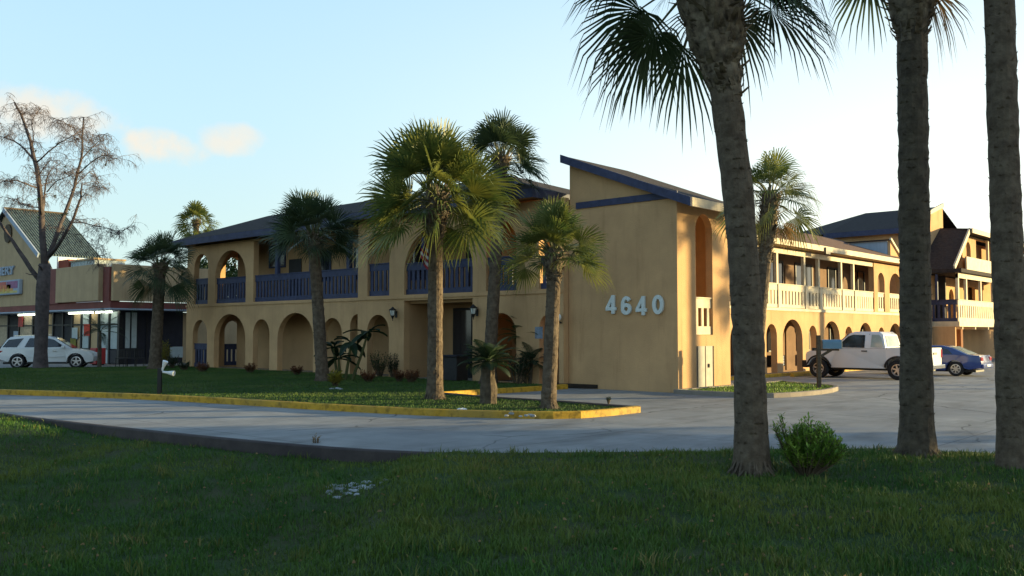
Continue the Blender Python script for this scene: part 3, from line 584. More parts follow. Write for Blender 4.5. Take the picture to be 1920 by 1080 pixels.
# rear blocks of the motel, beyond the side wing
rb = thing('motel_rear_building', 'taller rear motel block with dark hipped roof, blue eaves and sunlit cream balcony', 'motel', (-5, 34, 0))
MB().box(-8.0, -3.9, 31.0, 38, 0, 7.85).box(-13, -8.0, 33, 38, 0, 7.6).build('wall', M['stucco'], rb)
MB().add([(-8.4, 30.6, 7.9), (-3.75, 30.6, 7.9), (-3.75, 38, 9.95), (-8.6, 38, 9.95), (-14.5, 33, 7.7), (-14.5, 44, 7.7), (-3.75, 44, 7.9)], [(0, 1, 2, 3), (4, 0, 3), (4, 3, 5), (3, 2, 6, 5)]).build('roof', M['shingle'], rb)
MB().box(-8.4, -3.75, 30.52, 30.6, 7.62, 7.93).build('fascia', M['blue'], rb)
MB().prism([(-3.72, 30.7, 7.3), (-3.72, 38.2, 7.3), (-3.72, 38.2, 10.0), (-3.72, 30.7, 7.95)], (-.2, 0, 0)).build('gable_wall', M['stucco'], rb)
MB().bar((-3.68, 30.6, 8.0), (-3.68, 38.2, 10.05), .12, .25).build('rake_board', M['cream'], rb)
MB().prism([(-3.45, 27.9, 5.6), (-3.45, 29.7, 5.6), (-3.45, 29.7, 5.9), (-3.45, 27.9, 6.95)], (-.15, 0, 0)).build('side_gable', M['stucco'], rb)
MB().box(-7.5, -3.62, 27.9, 28.0, 5.7, 6.95).build('vent_wall', M['bluegrey'], rb)
MB().bar((-3.4, 27.8, 7.06), (-3.4, 29.8, 5.95), .1, .14).build('rake_board', M['cream'], rb)
MB().bar((-7.6, 27.84, 7.0), (-3.36, 27.84, 7.0), .1, .08).build('coping', M['shingle'], rb)
# steep roof in front of the third storey, balcony below it
MB().add([(-3.6, 33.2, 5.62), (-1.75, 33.4, 5.6), (-2.05, 37.6, 8.22), (-4.1, 37.6, 8.55), (-3.6, 37.6, 5.5), (-1.9, 37.6, 5.5)], [(0, 1, 2, 3), (0, 4, 5, 1)]).build('steep_roof', M['shingle'], rb)
MB().bar((-1.7, 33.3, 5.66), (-2.0, 37.7, 8.3), .1, .26).build('rake_board', M['cream'], rb)
arch_wall(38.2, 60, 5.6, 8.1, [(39.0, 40.0, 6.6, 7.7, 'arch'), (41.2, 45.3, 6.6, 8.0, 'rect'), (47.2, 52, 6.6, 8.0, 'rect'), (53, 58, 6.6, 8.0, 'rect')], .25, PY(-2.6)).build('wall', M['stucco'], rb)
MB().box(-2.4, -2.3, 38, 60, 5.75, 6.65).build('parapet', M['cream'], rb)
MB().box(-6, -3.6, 38.2, 60, 0, 8.0).build('rear_wall', M['stucco_in'], rb)
MB().hexa([(-1.9, 37.6, 8.1), (-1.9, 60, 8.1), (-8, 60, 8.6), (-8, 37.6, 8.6), (-1.9, 37.6, 8.36), (-1.9, 60, 8.36), (-8, 60, 8.9), (-8, 37.6, 8.9)]).build('roof', M['shingle'], rb)
MB().box(-1.86, -1.8, 37.6, 60, 8.08, 8.38).build('fascia', M['cream'], rb)
for y in (43.2, 45.4, 49): MB().box(-2.5, -2.35, y - .08, y + .08, 6.6, 8.05).build('gallery_post', M['cream'], rb)
# balcony box
YB0, YB1, XB = 33.2, 47, -1.5
MB().box(-3.6, XB + .05, YB0, YB1, 2.2, 2.5).build('balcony_floor', M['cream'], rb)
railing(PY(XB), YB0, YB1, 2.5, 3.75, step=.45, wd=.26, top=.3, bot=.22).build('railing', M['cream'], rb)
railing(PX(YB0), -3.6, XB - .08, 2.5, 3.75, step=.3, wd=.13).build('railing', M['blue'], rb)
for y in (33.3, 34.9, 37.9, 40.7, 43.6, 46.6): MB().box(XB - .12, XB + .02, y - .1, y + .1, 3.75, 5.3).build('balcony_post', M['cream'], rb)
MB().box(XB - .12, XB + .04, YB0, YB1, 5.05, 5.36).build('beam', M['cream'], rb)
MB().box(-3.6, XB + .3, YB0 - .3, YB1, 5.36, 5.58).build('balcony_roof', M['shingle'], rb)
arch_wall(33.2, 60, 2.5, 5.3, [(37.3, 38.3, 2.6, 4.6, 'arch'), (40.3, 43, 2.6, 4.9, 'rect')], .2, PY(-3.2)).build('wall', M['stucco'], rb)
arch_wall(33.2, 60, -.05, 2.2, [(35.6, 36.9, .0, 1.9, 'arch')], .25, PY(-4.6)).build('wall', M['orange_wall'], rb)
for y in (35.0, 46.0): MB().box(-2.2, -1.9, y, y + .4, -.05, 2.2).build('carport_pier', M['orange_wall'], rb)
MB().box(-4.6, -1.7, 33.21, 33.4, -.05, 2.19).build('wall', M['stucco'], rb)
MB().box(-3.1, -2.9, 29.21, 32.98, 0, 2.7).build('wall', M['stucco'], rb)
for y in (34, 36.6, 39.4, 42.2): MB().bar((-2.9, y, 2.12), (XB, y, 2.12), .14, .16).build('joist', M['cream'], rb)
MB().box(-4.5, -3.3, 29.3, 33, 2.55, 2.7).build('walkway_slab', M['stucco_in'], rb)
for x in (-3.3, -2.7): MB().box(x, x + .12, 33.05, 33.17, 3.7, 5.3).build('balcony_post', M['blue'], rb)
MB().box(-7.5, -3.4, 33.9, 34.1, 2.6, 5.4).build('wall', M['dark'], rb); MB().box(-3.39, -2.6, 34.6, 34.7, 2.5, 5.3).build('screen', M['dark'], rb)  # dark panels put in for the shade at the back of the balcony

# ------------------------------------------------------------------ palms
def sabal_leaf(mb, o, az, el, pet, rad, rg_, droop, nseg=30, spread=108):
    """costapalmate fan leaf: petiole then a folded fan with free drooping tips"""
    d = Vector((math.cos(az) * math.cos(el), math.sin(az) * math.cos(el), math.sin(el)))
    side = Vector((-math.sin(az), math.cos(az), 0)); nrm = side.cross(d) * -1
    sag = -Vector((0, 0, 1)) * pet * .22 * math.cos(el)
    hub = Vector(o) + d * pet + sag; d2 = (d + sag / pet * 1.6).normalized(); n2 = d2.cross(side); n2 = n2 if n2.z > 0 else -n2
    if abs(d2.z) > .9: n2 = nrm
    tw = rg_.uniform(-1.1, 1.1); fold = rg_.uniform(.25, .75); side2 = side * math.cos(tw) + n2 * math.sin(tw); n2 = n2 * math.cos(tw) - side * math.sin(tw)
    for k in range(nseg):
        t_ = (k + .5) / nseg * 2 - 1; a = R(spread) * t_; L = rad * (.72 + .28 * math.cos(a * .8)) * rg_.uniform(.9, 1.06)
        dr = d2 * math.cos(a) + side2 * math.sin(a); cup = fold * abs(t_); L *= .62 if rg_.random() < .06 else 1
        dr = (dr + n2 * (cup - .05)).normalized(); pr = n2.cross(dr).normalized()
        wf = L * .42 * R(spread) * 2 / nseg * .50; z = .012 * (1 if k % 2 else -1)
        st = hub - d2 * .0
        p0 = st; p1 = st + dr * L * .42 + n2 * z - Vector((0, 0, 1)) * L * .03 * droop
        p2 = p1 + dr * L * .33 - Vector((0, 0, 1)) * L * .12 * droop; p3 = p2 + dr * L * .17 - Vector((0, 0, 1)) * L * .21 * droop * rg_.uniform(.4, 1.6)
        i = len(mb.v)
        mb.v += [tuple(p0), tuple(p1 - pr * wf), tuple(p1 + pr * wf), tuple(p2 - pr * wf * .55), tuple(p2 + pr * wf * .55), tuple(p3)]
        mb.f += [(i, i + 1, i + 2), (i + 1, i + 3, i + 4, i + 2), (i + 3, i + 5, i + 4)]
    return hub
def palm(name, label, base, top, trunk_r, crown_r, nleaf, seed, mat_t='bark', mat_f='frond', el_lo=-40, el_hi=82, boots=1.0, flare=1.25, bend=(0, 0), dry=3, boot_r=1.7, az_bias=None, droop=1.0, nseg=36, cat='palm tree', thin=False):
    rg_ = random.Random(seed); b_ = Vector(base); t = Vector(top); T = thing(name, label, cat, base, 0, 'cabbage palms round the motel')
    n = max(10, int((t - b_).length / .12)); pts = []; rad = []
    for i in range(n + 1):
        f = i / n; p_ = b_.lerp(t, f) + Vector((bend[0], bend[1], 0)) * math.sin(math.pi * f)
        if i == 0: p_.z -= .15
        pts.append(p_); rr = trunk_r * (1 + (flare - 1) * math.exp(-f * 14) - .06 * f) * rg_.uniform(.965, 1.035)
        rad.append(rr)
    tr_ = MB().tube(pts, rad, 18, .035, rg_)
    for _ in range(int(n * 11)):      # ragged old leaf scars and fibres
        f = rg_.uniform(.05, .98); i = int(f * n); c = pts[i]; a = rg_.uniform(0, 6.283); r_ = rad[i] * .97
        q = c + Vector((math.cos(a) * r_, math.sin(a) * r_, 0)); o_ = Vector((math.cos(a), math.sin(a), 0)); s_ = Vector((-o_.y, o_.x, 0)) * trunk_r * rg_.uniform(.06, .2); h_ = trunk_r * rg_.uniform(.08, .25)
        tr_.add([q - s_, q + s_, q + o_ * trunk_r * rg_.uniform(.05, .17) + Vector((0, 0, h_))], [(0, 1, 2)])
    for _ in range(150):             # fibrous roots and dead grass at the foot
        a = rg_.uniform(0, 6.283); o_ = Vector((math.cos(a), math.sin(a), 0)); s_ = Vector((-o_.y, o_.x, 0)) * trunk_r * rg_.uniform(.03, .09); z_ = rg_.uniform(.0, .16); r_ = trunk_r * flare * 1.0
        q = Vector((b_.x, b_.y, b_.z + z_)) + o_ * r_ * .98; e_ = Vector((b_.x, b_.y, b_.z - .02)) + o_ * r_ * rg_.uniform(1.1, 1.5)
        tr_.add([q - s_, q + s_, e_ + s_ * .4, e_ - s_ * .4], [(0, 1, 2, 3)])
    tr_.build('trunk', M[mat_t], T, smooth=False)
    up = (pts[-1] - pts[-3]).normalized()
    if boots > 0:
        bo = MB(); nb = int(80 + 130 * boots); prof = lambda f: trunk_r * (.93 + (boot_r * .8 - .93) * min(1, max(0, f / .55)) ** 1.3)
        L_ = boots * 1.0; m_ = 12; bo.tube([t - up * L_ * (1 - i / m_) for i in range(m_ + 1)], [prof(i / m_) * rg_.uniform(.9, 1.05) for i in range(m_ + 1)], 14, .1, rg_)
        for k in range(nb):
            f = (k + rg_.random()) / nb; c = t - up * L_ * (1 - f); a = k * 2.4 + rg_.uniform(-.3, .3); rr = prof(f)
            o_ = Vector((math.cos(a), math.sin(a), 0)); s_ = Vector((-o_.y, o_.x, 0)); tl = s_ * rg_.uniform(-.6, .6); ln = crown_r * rg_.uniform(.09, .21) * (.55 + .6 * f); wd = trunk_r * rg_.uniform(.16, .34)
            p_ = c + o_ * rr * .82; q = p_ + (o_ * rg_.uniform(.35, .9) + up * rg_.uniform(.3, 1.2) + tl).normalized() * ln; m2 = (p_ + q) / 2 + o_ * .02
            bo.add([p_ - s_ * wd, p_ + s_ * wd, m2 + s_ * wd * .55, m2 - s_ * wd * .55, q - s_ * wd * .4, q + s_ * wd * .4, m2 - o_ * wd * .5 - up * .02], [(0, 1, 2, 3), (3, 2, 5, 4), (0, 3, 6), (1, 6, 2), (3, 4, 6), (4, 5, 6), (2, 6, 5)])
        bo.build('leaf_bases', M['boots'], T)
    cr_ = MB(); pe = MB(); dr_ = MB()
    for k in range(nleaf):
        f = (k + .5) / nleaf; el = R(el_lo + (el_hi - el_lo) * f ** .85 + rg_.uniform(-17, 17)); az = k * 2.39996 + rg_.uniform(-.3, .3)
        if thin and el < R(12) and math.cos(az) * .46 - math.sin(az) * .89 > .1: continue   # wind-stripped side of the crown
        ll = rg_.uniform(.86, 1.1); o = t - up * .25 * (1 - f) + Vector((math.cos(az), math.sin(az), 0)) * trunk_r * .4
        pet = crown_r * .48 * ll; rad_ = crown_r * .60 * ll
        hub = sabal_leaf(cr_, o, az, el, pet, rad_, rg_, droop * (1.15 - .5 * max(0, math.sin(el))), nseg)
        mid = Vector(o).lerp(hub, .5) + Vector((0, 0, .04 * crown_r)); pe.tube([o, mid, hub], [.028 * crown_r / 1.6, .018, .010], 4)
    for k in range(dry):
        az = rg_.uniform(0, 6.28); hub = sabal_leaf(dr_, t - up * .3, az, R(-62 + rg_.uniform(-10, 15)), crown_r * .38, crown_r * .42, rg_, 1.6, 16, 60)
    cr_.build('crown', M[mat_f], T); pe.build('petioles', M['petiole'], T)
    if dry: dr_.build('dry_fronds', M['frond_dry'], T)
    return T
def at(px, py, z):   # a ground point read off the photograph
    r_ = ray(px, py); k = (z - 1.8) / r_.z; return (14.76 + r_.x * k, -23.95 + r_.y * k)
RT = Vector((.744, .668, 0))
# unseen palms, added so that their crowns dapple the tower and the side wing
for i_, (t_, pc, h_) in enumerate([(30, -.6, 8.3), (33, -2.6, 6.6), (30, -13.5, 6.4)]):
    c_ = sd * t_ + Vector((sd.y, -sd.x, 0)) * pc
    palm('cabbage_palm', ['tallest cabbage palm across the lot, beyond the right edge of the photo', 'middle cabbage palm across the lot, beyond the right edge of the photo', 'shortest cabbage palm across the lot, beyond the right edge of the photo'][i_], (c_.x, c_.y, 0), (c_.x, c_.y, h_), .2, 1.6, 26, 60 + i_, boots=.6, nseg=16, dry=0)
# the three big trunks on the verge
palm('cabbage_palm', 'leaning cabbage palm on the verge with smooth grey trunk, left of the green shrub', (9.33, -13.44, .08), (9.33 - RT.x * .52, -13.44 - RT.y * .52, 6.5), .195, 1.75, 52, 11, boots=1.75, el_lo=-30, droop=1.25, bend=(.11, .10), boot_r=2.6, nseg=34, flare=1.2, dry=0, thin=True)
palm('cabbage_palm', 'big dark straight palm trunk on the verge standing right behind the green shrub', (10.31, -10.39, .05), (10.36, -10.33, 7.75), .215, 1.8, 26, 12, mat_t='bark_dark', boots=1.75, el_lo=8, boot_r=2.6, nseg=34, flare=1.28, dry=2)
palm('cabbage_palm', 'tall grey palm trunk at the right edge of the photo, crown out of sight', (11.75, -11.15, .02), (11.74 + RT.x * .0, -11.15 + RT.y * .0, 10.2), .185, 1.7, 30, 13, boots=.6, el_lo=-10, bend=(-.035, -.03), nseg=24, flare=1.3)
# palms round the building
palm('cabbage_palm', 'full crowned cabbage palm on the kerbed lawn before the central arch', (-2.55, -7.65, .1), (-2.6, -7.6, 5.35), .2, 2.2, 62, 21, boots=1.1, el_lo=-22, droop=.6, mat_f='frond_light', boot_r=1.8, dry=0)
palm('cabbage_palm', 'short cabbage palm with yellow green crown at the corner of the kerbed lawn', (1.5, -7.95, .1), (1.62, -7.85, 3.7), .165, 1.28, 44, 22, boots=.75, el_lo=-8, droop=.6, mat_f='frond_light', boot_r=1.6, dry=0)
palm('cabbage_palm', 'taller palm rising behind the full crowned palm, with a brown tuft in its crown', (-6.6, -1.35, .1), (-6.25, -1.1, 7.75), .21, 1.8, 44, 23, boots=.5, el_lo=-28, droop=.8, boot_r=1.5, dry=6, flare=1.5)
palm('cabbage_palm', 'cabbage palm with a slightly leaning trunk before the upstairs gallery of the left wing', (-12.07, -4.16, .1), (-12.38, -4.4, 5.35), .215, 1.85, 46, 24, boots=.85, el_lo=-8, droop=.7, el_hi=78, boot_r=1.7, dry=0)
palm('cabbage_palm', 'dark cabbage palm between the shop and the left end of the motel', (-27.09, -2.83, .1), (-26.95, -2.7, 5.05), .27, 2.0, 36, 25, boots=.4, el_lo=-40, boot_r=1.4)
palm('cabbage_palm', 'cabbage palm on the small island whose crown shows beside the big leaning trunk', (2.5, -.15, .1), (2.95, .25, 5.75), .19, 1.5, 28, 26, boots=2.0, el_lo=-30, droop=1.3, boot_r=1.6, mat_f='frond_light', dry=3)
palm('cabbage_palm', 'small distant palm crown showing above the left wing roof', (-47.2, 10.3, -.1), (-47.2, 10.3, 10.0), .22, 1.75, 34, 27, boots=.4, nseg=16, mat_f='frond_light')

# feather-leaved palms and cycad
def feather(mb, o, az, el, L, rg_, curl=1.1, nl=22, ll=.26, lw=.012):
    p_ = Vector(o); d = Vector((math.cos(az) * math.cos(el), math.sin(az) * math.cos(el), math.sin(el))); side = Vector((-math.sin(az), math.cos(az), 0)); pts = [p_.copy()]
    for i in range(nl):
        f = i / nl; e2 = el - curl * f * f; d = Vector((math.cos(az) * math.cos(e2), math.sin(az) * math.cos(e2), math.sin(e2))); p_ = p_ + d * L / nl; pts.append(p_.copy())
        if i > 2:
            for sg in (-1, 1):
                l_ = ll * math.sin(math.pi * min(1, .18 + f * .8)) * rg_.uniform(.85, 1.1); q = p_ + (side * sg + d * .55 - Vector((0, 0, .28))).normalized() * l_
                mb.add([p_ - d * lw, p_ + d * lw, (p_ + q) / 2 + d * lw * 1.3 + Vector((0, 0, .01)), q, (p_ + q) / 2 - d * lw * 1.1 + Vector((0, 0, .01))], [(0, 1, 2, 3, 4)])
    mb.tube(pts[::3] + [pts[-1]], [.012 * (1 - .7 * i / (len(pts) / 3 + 1)) for i in range(len(pts[::3]) + 1)], 4)
def feather_palm(name, label, base, h, r_t, L, nf, seed, m='leaf', lo=-15, hi=75, cat='palm', lean=(0, 0), group=None):
    rg_ = random.Random(seed); T = thing(name, label, cat, base, 0, group); b_ = Vector(base); t = b_ + Vector((lean[0], lean[1], h))
    n = 8; MB().tube([b_.lerp(t, i / n) - Vector((0, 0, .1 if i == 0 else 0)) for i in range(n + 1)], [r_t * (1.25 - .4 * i / n) * rg_.uniform(.9, 1.1) for i in range(n + 1)], 10, .1, rg_).build('trunk', M['bark_dark'], T)
    c = MB()
    for k in range(nf): feather(c, t, k * 2.4 + rg_.uniform(-.2, .2), R(lo + (hi - lo) * ((k + .5) / nf)), L * rg_.uniform(.85, 1.1), rg_)
    c.build('fronds', M[m], T); return T
x, y = at(915, 757, .1); feather_palm('cycad', 'small cycad with thick black trunk on the kerbed lawn between the two palms', (x, y, .1), 1.0, .19, .78, 26, 31, lo=-10, cat='cycad', m='leaf_dark')
x, y = at(975, 716, .1)
feather_palm('feather_palm', 'slender feathery palm beside the entrance with the highest fronds of the clump', (x, y, .1), 1.55, .05, 1.05, 16, 32, lo=0, lean=(.2, 0), group='feathery palms by the entrance')
x, y = at(1000, 719, .1)
feather_palm('feather_palm', 'low feathery palm leaning to the right of the entrance clump', (x - .15, y, .1), .75, .05, .8, 16, 33, lo=-20, m='leaf_dark', lean=(.1, 0), group='feathery palms by the entrance')
x, y = at(186, 690, 0); feather_palm('young_palm', 'young feathery palm with several stems before the shop window', (x, y, 0), 1.9, .09, 1.6, 14, 34, lo=-20, hi=70, m='leaf_dark', cat='palm')
# broad-leaved banana-like plant
def paddle_plant(name, label, base, hs, L, W, n, seed, cat='plant'):
    rg_ = random.Random(seed); T = thing(name, label, cat, base); st = MB(); lf = MB()
    for s_, (dx, dy, h) in enumerate(hs):
        b_ = Vector(base); t = b_ + Vector((dx, dy, h)); st.tube([b_ + Vector((dx * .4, dy * .4, -.05)), b_.lerp(t, .6) + Vector((dx * .2, dy * .2, 0)), t], [.06, .05, .035], 7)
        for k in range(n):
            az = k * 2.4 + s_; el = R(rg_.uniform(-10, 55)); d = Vector((math.cos(az) * math.cos(el), math.sin(az) * math.cos(el), math.sin(el))); sd_ = Vector((-math.sin(az), math.cos(az), 0)); l_ = L * rg_.uniform(.7, 1.1); p_ = t.copy(); rows = []
            for i in range(8):
                f = i / 7; p2 = t + d * l_ * f - Vector((0, 0, 1)) * l_ * .45 * f * f; wv = W * math.sin(math.pi * min(1, max(.03, f * .97))) ** .7 * (.12 if f < .16 else 1); rows.append((p2 - sd_ * wv + Vector((0, 0, .05)), p2, p2 + sd_ * wv + Vector((0, 0, .05))))
            i0 = len(lf.v)
            for r_ in rows: lf.v += [tuple(q) for q in r_]
            for i in range(7):
                for j in (0, 1): q = i0 + i * 3 + j; lf.f.append((q, q + 1, q + 4, q + 3))
    st.build('stems', M['petiole'], T); lf.build('leaves', M['leaf_dark'], T); return T
x, y = at(640, 712, .1); paddle_plant('banana_plant', 'broad leaved banana like plant between the lower arches of the left wing', (x, y, .1), [(-.35, -.1, 1.15), (.35, .15, 1.35), (.1, -.2, .75), (.75, .6, 1.7)], .95, .14, 8, 41)
# leafy shrubs made of stems and small leaves
def shrub(name, label, base, stems, ll, lw, per, m, seed, cat='shrub', group=None, mw='oldwood'):
    rg_ = random.Random(seed); T = thing(name, label, cat, base, 0, group); st = MB(); lf = MB(); b_ = Vector(base)
    for (dx, dy, h) in stems:
        t = b_ + Vector((dx, dy, h)); md = b_.lerp(t, .5) + Vector((dx * .2, dy * .2, 0)); st.tube([b_ + Vector((dx * .2, dy * .2, -.03)), md, t], [.012, .008, .003], 4)
        for k in range(per):
            f = .3 + .7 * (k + 1) / per; c = (b_ * (1 - f) ** 2 + md * 2 * f * (1 - f) + t * f * f) if False else (b_.lerp(md, f * 2) if f < .5 else md.lerp(t, f * 2 - 1))
            az = k * 2.4 + rg_.uniform(-.4, .4); el = R(rg_.uniform(5, 70)); d = Vector((math.cos(az) * math.cos(el), math.sin(az) * math.cos(el), math.sin(el))); s_ = Vector((-math.sin(az), math.cos(az), 0)); l_ = ll * rg_.uniform(.6, 1.15); c = c + d * .01
            lf.add([c, c + d * l_ * .5 + s_ * lw, c + d * l_ - Vector((0, 0, l_ * .15)), c + d * l_ * .5 - s_ * lw], [(0, 1, 2, 3)])
    st.build('stems', M[mw], T); lf.build('leaves', M[m], T); return T
rg2 = random.Random(8)
ss = []
for k in range(170):
    a = rg2.uniform(0, 6.28); r_ = math.sqrt(rg2.uniform(0, 1)) * .40; o_ = r_ * math.cos(a); q_ = r_ * math.sin(a) * .8
    ss.append((RT.x * (o_ + .09) - .668 * q_, RT.y * (o_ + .09) + .744 * q_, .66 * (1 - (r_ / .55) ** 2) * rg2.uniform(.72, 1.08)))
for k in range(7): o_ = -.36 + rg2.uniform(-.06, .07); ss.append((RT.x * o_, RT.y * o_, rg2.uniform(.45, .74)))
shrub('shrub', 'leafy bright green shrub on the verge between the two big palm trunks', (9.88, -13.1, .07), ss, .085, .012, 36, 'leaf_bright', 51)
grp = 'low plants in the motel bed'
def mound(name, label, px, py, r_, h, m, seed, ll=.12, cat='shrub'):
    x, y = at(px, py, .1); q = random.Random(seed); st = [(r_ * math.sqrt(q.random()) * math.cos(a_), r_ * math.sqrt(q.random()) * math.sin(a_), h * q.uniform(.5, 1.05)) for a_ in [q.uniform(0, 6.28) for _ in range(30)]]
    return shrub(name, label, (x, y, .09), st, ll, .02, 14, m, seed, cat, grp)
mound('dark_shrub', 'dark low shrub at the far left corner of the motel', 346, 694, .35, .4, 'leaf_dark', 61)
mound('rust_shrub', 'rust coloured mound in front of the leftmost lower arch', 378, 697, .38, .38, 'rust_leaf', 62)
mound('rust_shrub', 'rust coloured mound at the pier between the second and third lower arches', 469, 699, .3, .38, 'rust_leaf', 63)
mound('rust_shrub', 'rust coloured mound before the middle of the fourth lower arch', 557, 703, .28, .32, 'rust_leaf', 64)
mound('rust_shrub', 'rust coloured mound at the left corner of the entrance block', 691, 716, .3, .36, 'rust_leaf', 65)
mound('rust_shrub', 'rust coloured mound under the left wall lantern', 748, 716, .26, .38, 'rust_leaf', 66)
mound('rust_shrub', 'widest rust coloured mound left of the entrance opening', 770, 717, .32, .4, 'rust_leaf', 67)
mound('tuft_plant', 'pale yellow tuft of grass in front of the banana like plant', 629, 724, .22, .42, 'yellow_leaf', 68, .2, 'plant')
mound('green_shrub', 'green shrub growing inside the arch left of the entrance', 713, 706, .45, .95, 'leaf', 69, .16)
mound('purple_shrub', 'dark shrub leaning out of the arch left of the entrance', 736, 708, .25, .85, 'leaf_dark', 70, .14)
mound('hedge_shrub', 'big dark shrub under the feathery palms by the entrance', 968, 720, .7, 1.15, 'leaf_dark', 71, .2)
mound('hedge_shrub', 'smaller dark shrub filling the gap before the last lower arch', 990, 718, .5, .9, 'leaf_dark', 72, .2)
mound('yellow_plant', 'yellow leaved plant before the dark shop wall', 310, 688, .3, 1.3, 'yellow_leaf', 73, .2, 'plant')
mound('dark_shrub', 'dark shrub beside the yellow leaved plant near the shop', 322, 690, .4, .6, 'leaf_dark', 74)

# bare tree on the left, limbs hung with fine drooping twigs
def bare_tree():
    bx_, by_ = -32.4, -5.95; T = thing('bare_tree', 'leafless tree with forked trunk and hanging twigs beside the white parked vehicle', 'tree', (bx_, by_, .1))
    F_ = Vector((-.668, .744, 0)); dep = 41.6
    def P(px, py, off=0):   # a limb point: height and sideways reach read at the tree's distance, own depth offset
        r_ = ray(px, py); k = (bx_ - 14.76) * -.668 + (by_ + 23.95) * .744; rf = r_.x * -.668 + r_.y * .744; k = (k + off) / rf
        return Vector((14.76 + r_.x * k, -23.95 + r_.y * k, 1.8 + r_.z * k))
    rg_ = random.Random(77); tr_ = MB(); lim = MB(); tw = MB(); nest = MB()
    k0 = [P(75, 694), P(76, 660), P(78, 600), P(80, 540), P(84, 495)]
    tr_.tube([k0[0] - Vector((0, 0, .2))] + k0, [.48, .37, .30, .30, .31, .26], 16, .07, rg_)
    limbs = [([P(78, 530), P(58, 505), P(35, 470), P(15, 440), P(-15, 395), P(-40, 330)], .2, 0),
             ([P(84, 500), P(80, 450), P(78, 400), P(74, 350), P(68, 310), P(60, 280), P(52, 250), P(40, 215), P(27, 192)], .27, 1),
             ([P(84, 490), P(95, 470), P(108, 435), P(122, 400, .5), P(140, 350, .8), P(152, 300, 1), P(154, 260, 1), P(157, 220, 1)], .2, 1),
             ([P(92, 480), P(115, 450, -1), P(138, 410, -1.4), P(152, 370, -1.8), P(154, 345, -2)], .16, 1),
             ([P(80, 420), P(83, 380, 1), P(86, 345, 1.4), P(98, 315, 2)], .10, 1),
             ([P(78, 405), P(76, 370, -1), P(72, 330, -1.5), P(95, 300, -2)], .09, 1),
             ([P(68, 310), P(55, 290, 1), P(38, 272, 1.5), P(15, 260, 2), P(-5, 255, 2.5)], .09, 1),
             ([P(70, 352), P(50, 345, -1), P(30, 338, -1.5), P(5, 340, -1.6)], .07, 1),
             ([P(78, 392), P(58, 388, .5), P(40, 382, .8), P(25, 375, 1)], .05, 1),
             ([P(68, 305), P(90, 285, -.5), P(112, 268, -1), P(135, 255, -1.3), P(150, 262, -1.5)], .06, 1),
             ([P(60, 280), P(62, 245, .3), P(60, 225, .5), P(75, 203, .6)], .05, 1),
             ([P(152, 300, 1), P(165, 285, 1.4), P(180, 270, 2), P(188, 262, 2.4), P(196, 252, 3)], .05, 1),
             ([P(148, 325, .9), P(170, 305, 0), P(190, 292, -.4), P(203, 293, -.8), P(214, 298, -1)], .05, 1),
             ([P(130, 415, -1.2), P(150, 417, -1.6), P(175, 423, -2), P(200, 428, -2.2), P(222, 440, -2.3), P(232, 432, -2.4)], .045, 1),
             ([P(140, 350, .8), P(160, 330, 1.6), P(175, 320, 2), P(185, 345, 2.4), P(200, 355, 2.6)], .04, 1),
             ([P(154, 260, 1), P(140, 240, .4), P(125, 232, 0), P(108, 224, -.3)], .035, 1),
             ([P(88, 360, .8), P(105, 340, .6), P(130, 330, .4), P(118, 322, 0)], .05, 1),
             ([P(76, 520), P(60, 515, -.3), P(48, 512, -.5)], .06, 0), ([P(84, 520), P(76, 500, -.4), P(72, 497, -.6)], .12, 0),
             ([P(108, 435, .2), P(150, 440, .6), P(180, 465, 1), P(186, 500, 1.3)], .03, 1)]
    def sub(p_, d, L, r_, lev):
        pts = [p_.copy()]; q = p_.copy(); dd = d.normalized(); n = 5
        for i in range(n):
            dd = (dd + Vector((rg_.uniform(-.3, .3), rg_.uniform(-.3, .3), rg_.uniform(-.22, .26) - (.4 if lev >= 2 else 0)))).normalized(); q = q + dd * L / n; pts.append(q.copy())
        tw.tube(pts, [max(.0045, .8 * r_ * (1 - .75 * i / n)) for i in range(n + 1)], 3, cap=False)
        if lev < 3:
            for k in range([6, 5, 4][lev]):
                i = rg_.randint(1, n); a = rg_.uniform(0, 6.28); nd = (dd * .5 + Vector((math.cos(a), math.sin(a), rg_.uniform(-.3, .7)))).normalized()
                sub(pts[i], nd, L * rg_.uniform(.4, .65), r_ * .6, lev + 1)
    for pts, r0, tws in limbs:
        pts2 = []
        for a, b_ in zip(pts[:-1], pts[1:]): pts2 += [a, a.lerp(b_, .5) + Vector((rg_.uniform(-.05, .05), rg_.uniform(-.05, .05), rg_.uniform(-.05, .05)))]
        pts2.append(pts[-1]); n = len(pts2)
        lim.tube(pts2, [max(.012, r0 * .66 * (1 - .8 * i / n)) for i in range(n)], 8, .06, rg_)
        if tws:
            for i in range(int(n * .3), n):
                for _ in range(2 if i < n - 3 else 4):
                    a = rg_.uniform(0, 6.28); sub(pts2[i], Vector((math.cos(a), math.sin(a), rg_.uniform(-.3, .6))), rg_.uniform(.55, 1.15), .018, 1)
    for _ in range(16):
        c = P(rg_.uniform(60, 205), rg_.uniform(260, 420), rg_.uniform(-1.5, 1.5)); r_ = rg_.uniform(.05, .11)
        for _ in range(26):
            v = Vector((rg_.gauss(0, 1), rg_.gauss(0, 1), rg_.gauss(0, 1))).normalized(); nest.add([c, c + v * r_ + Vector((0, 0, .02)), c + v * r_ * .9 + v.orthogonal() * .02], [(0, 1, 2)])
    tr_.build('trunk', M['wood_bare'], T, smooth=True); lim.build('limbs', M['wood_bare'], T, smooth=True); tw.build('twigs', M['twig'], T); nest.build('moss_clumps', M['leaf_dark'], T)
bare_tree()

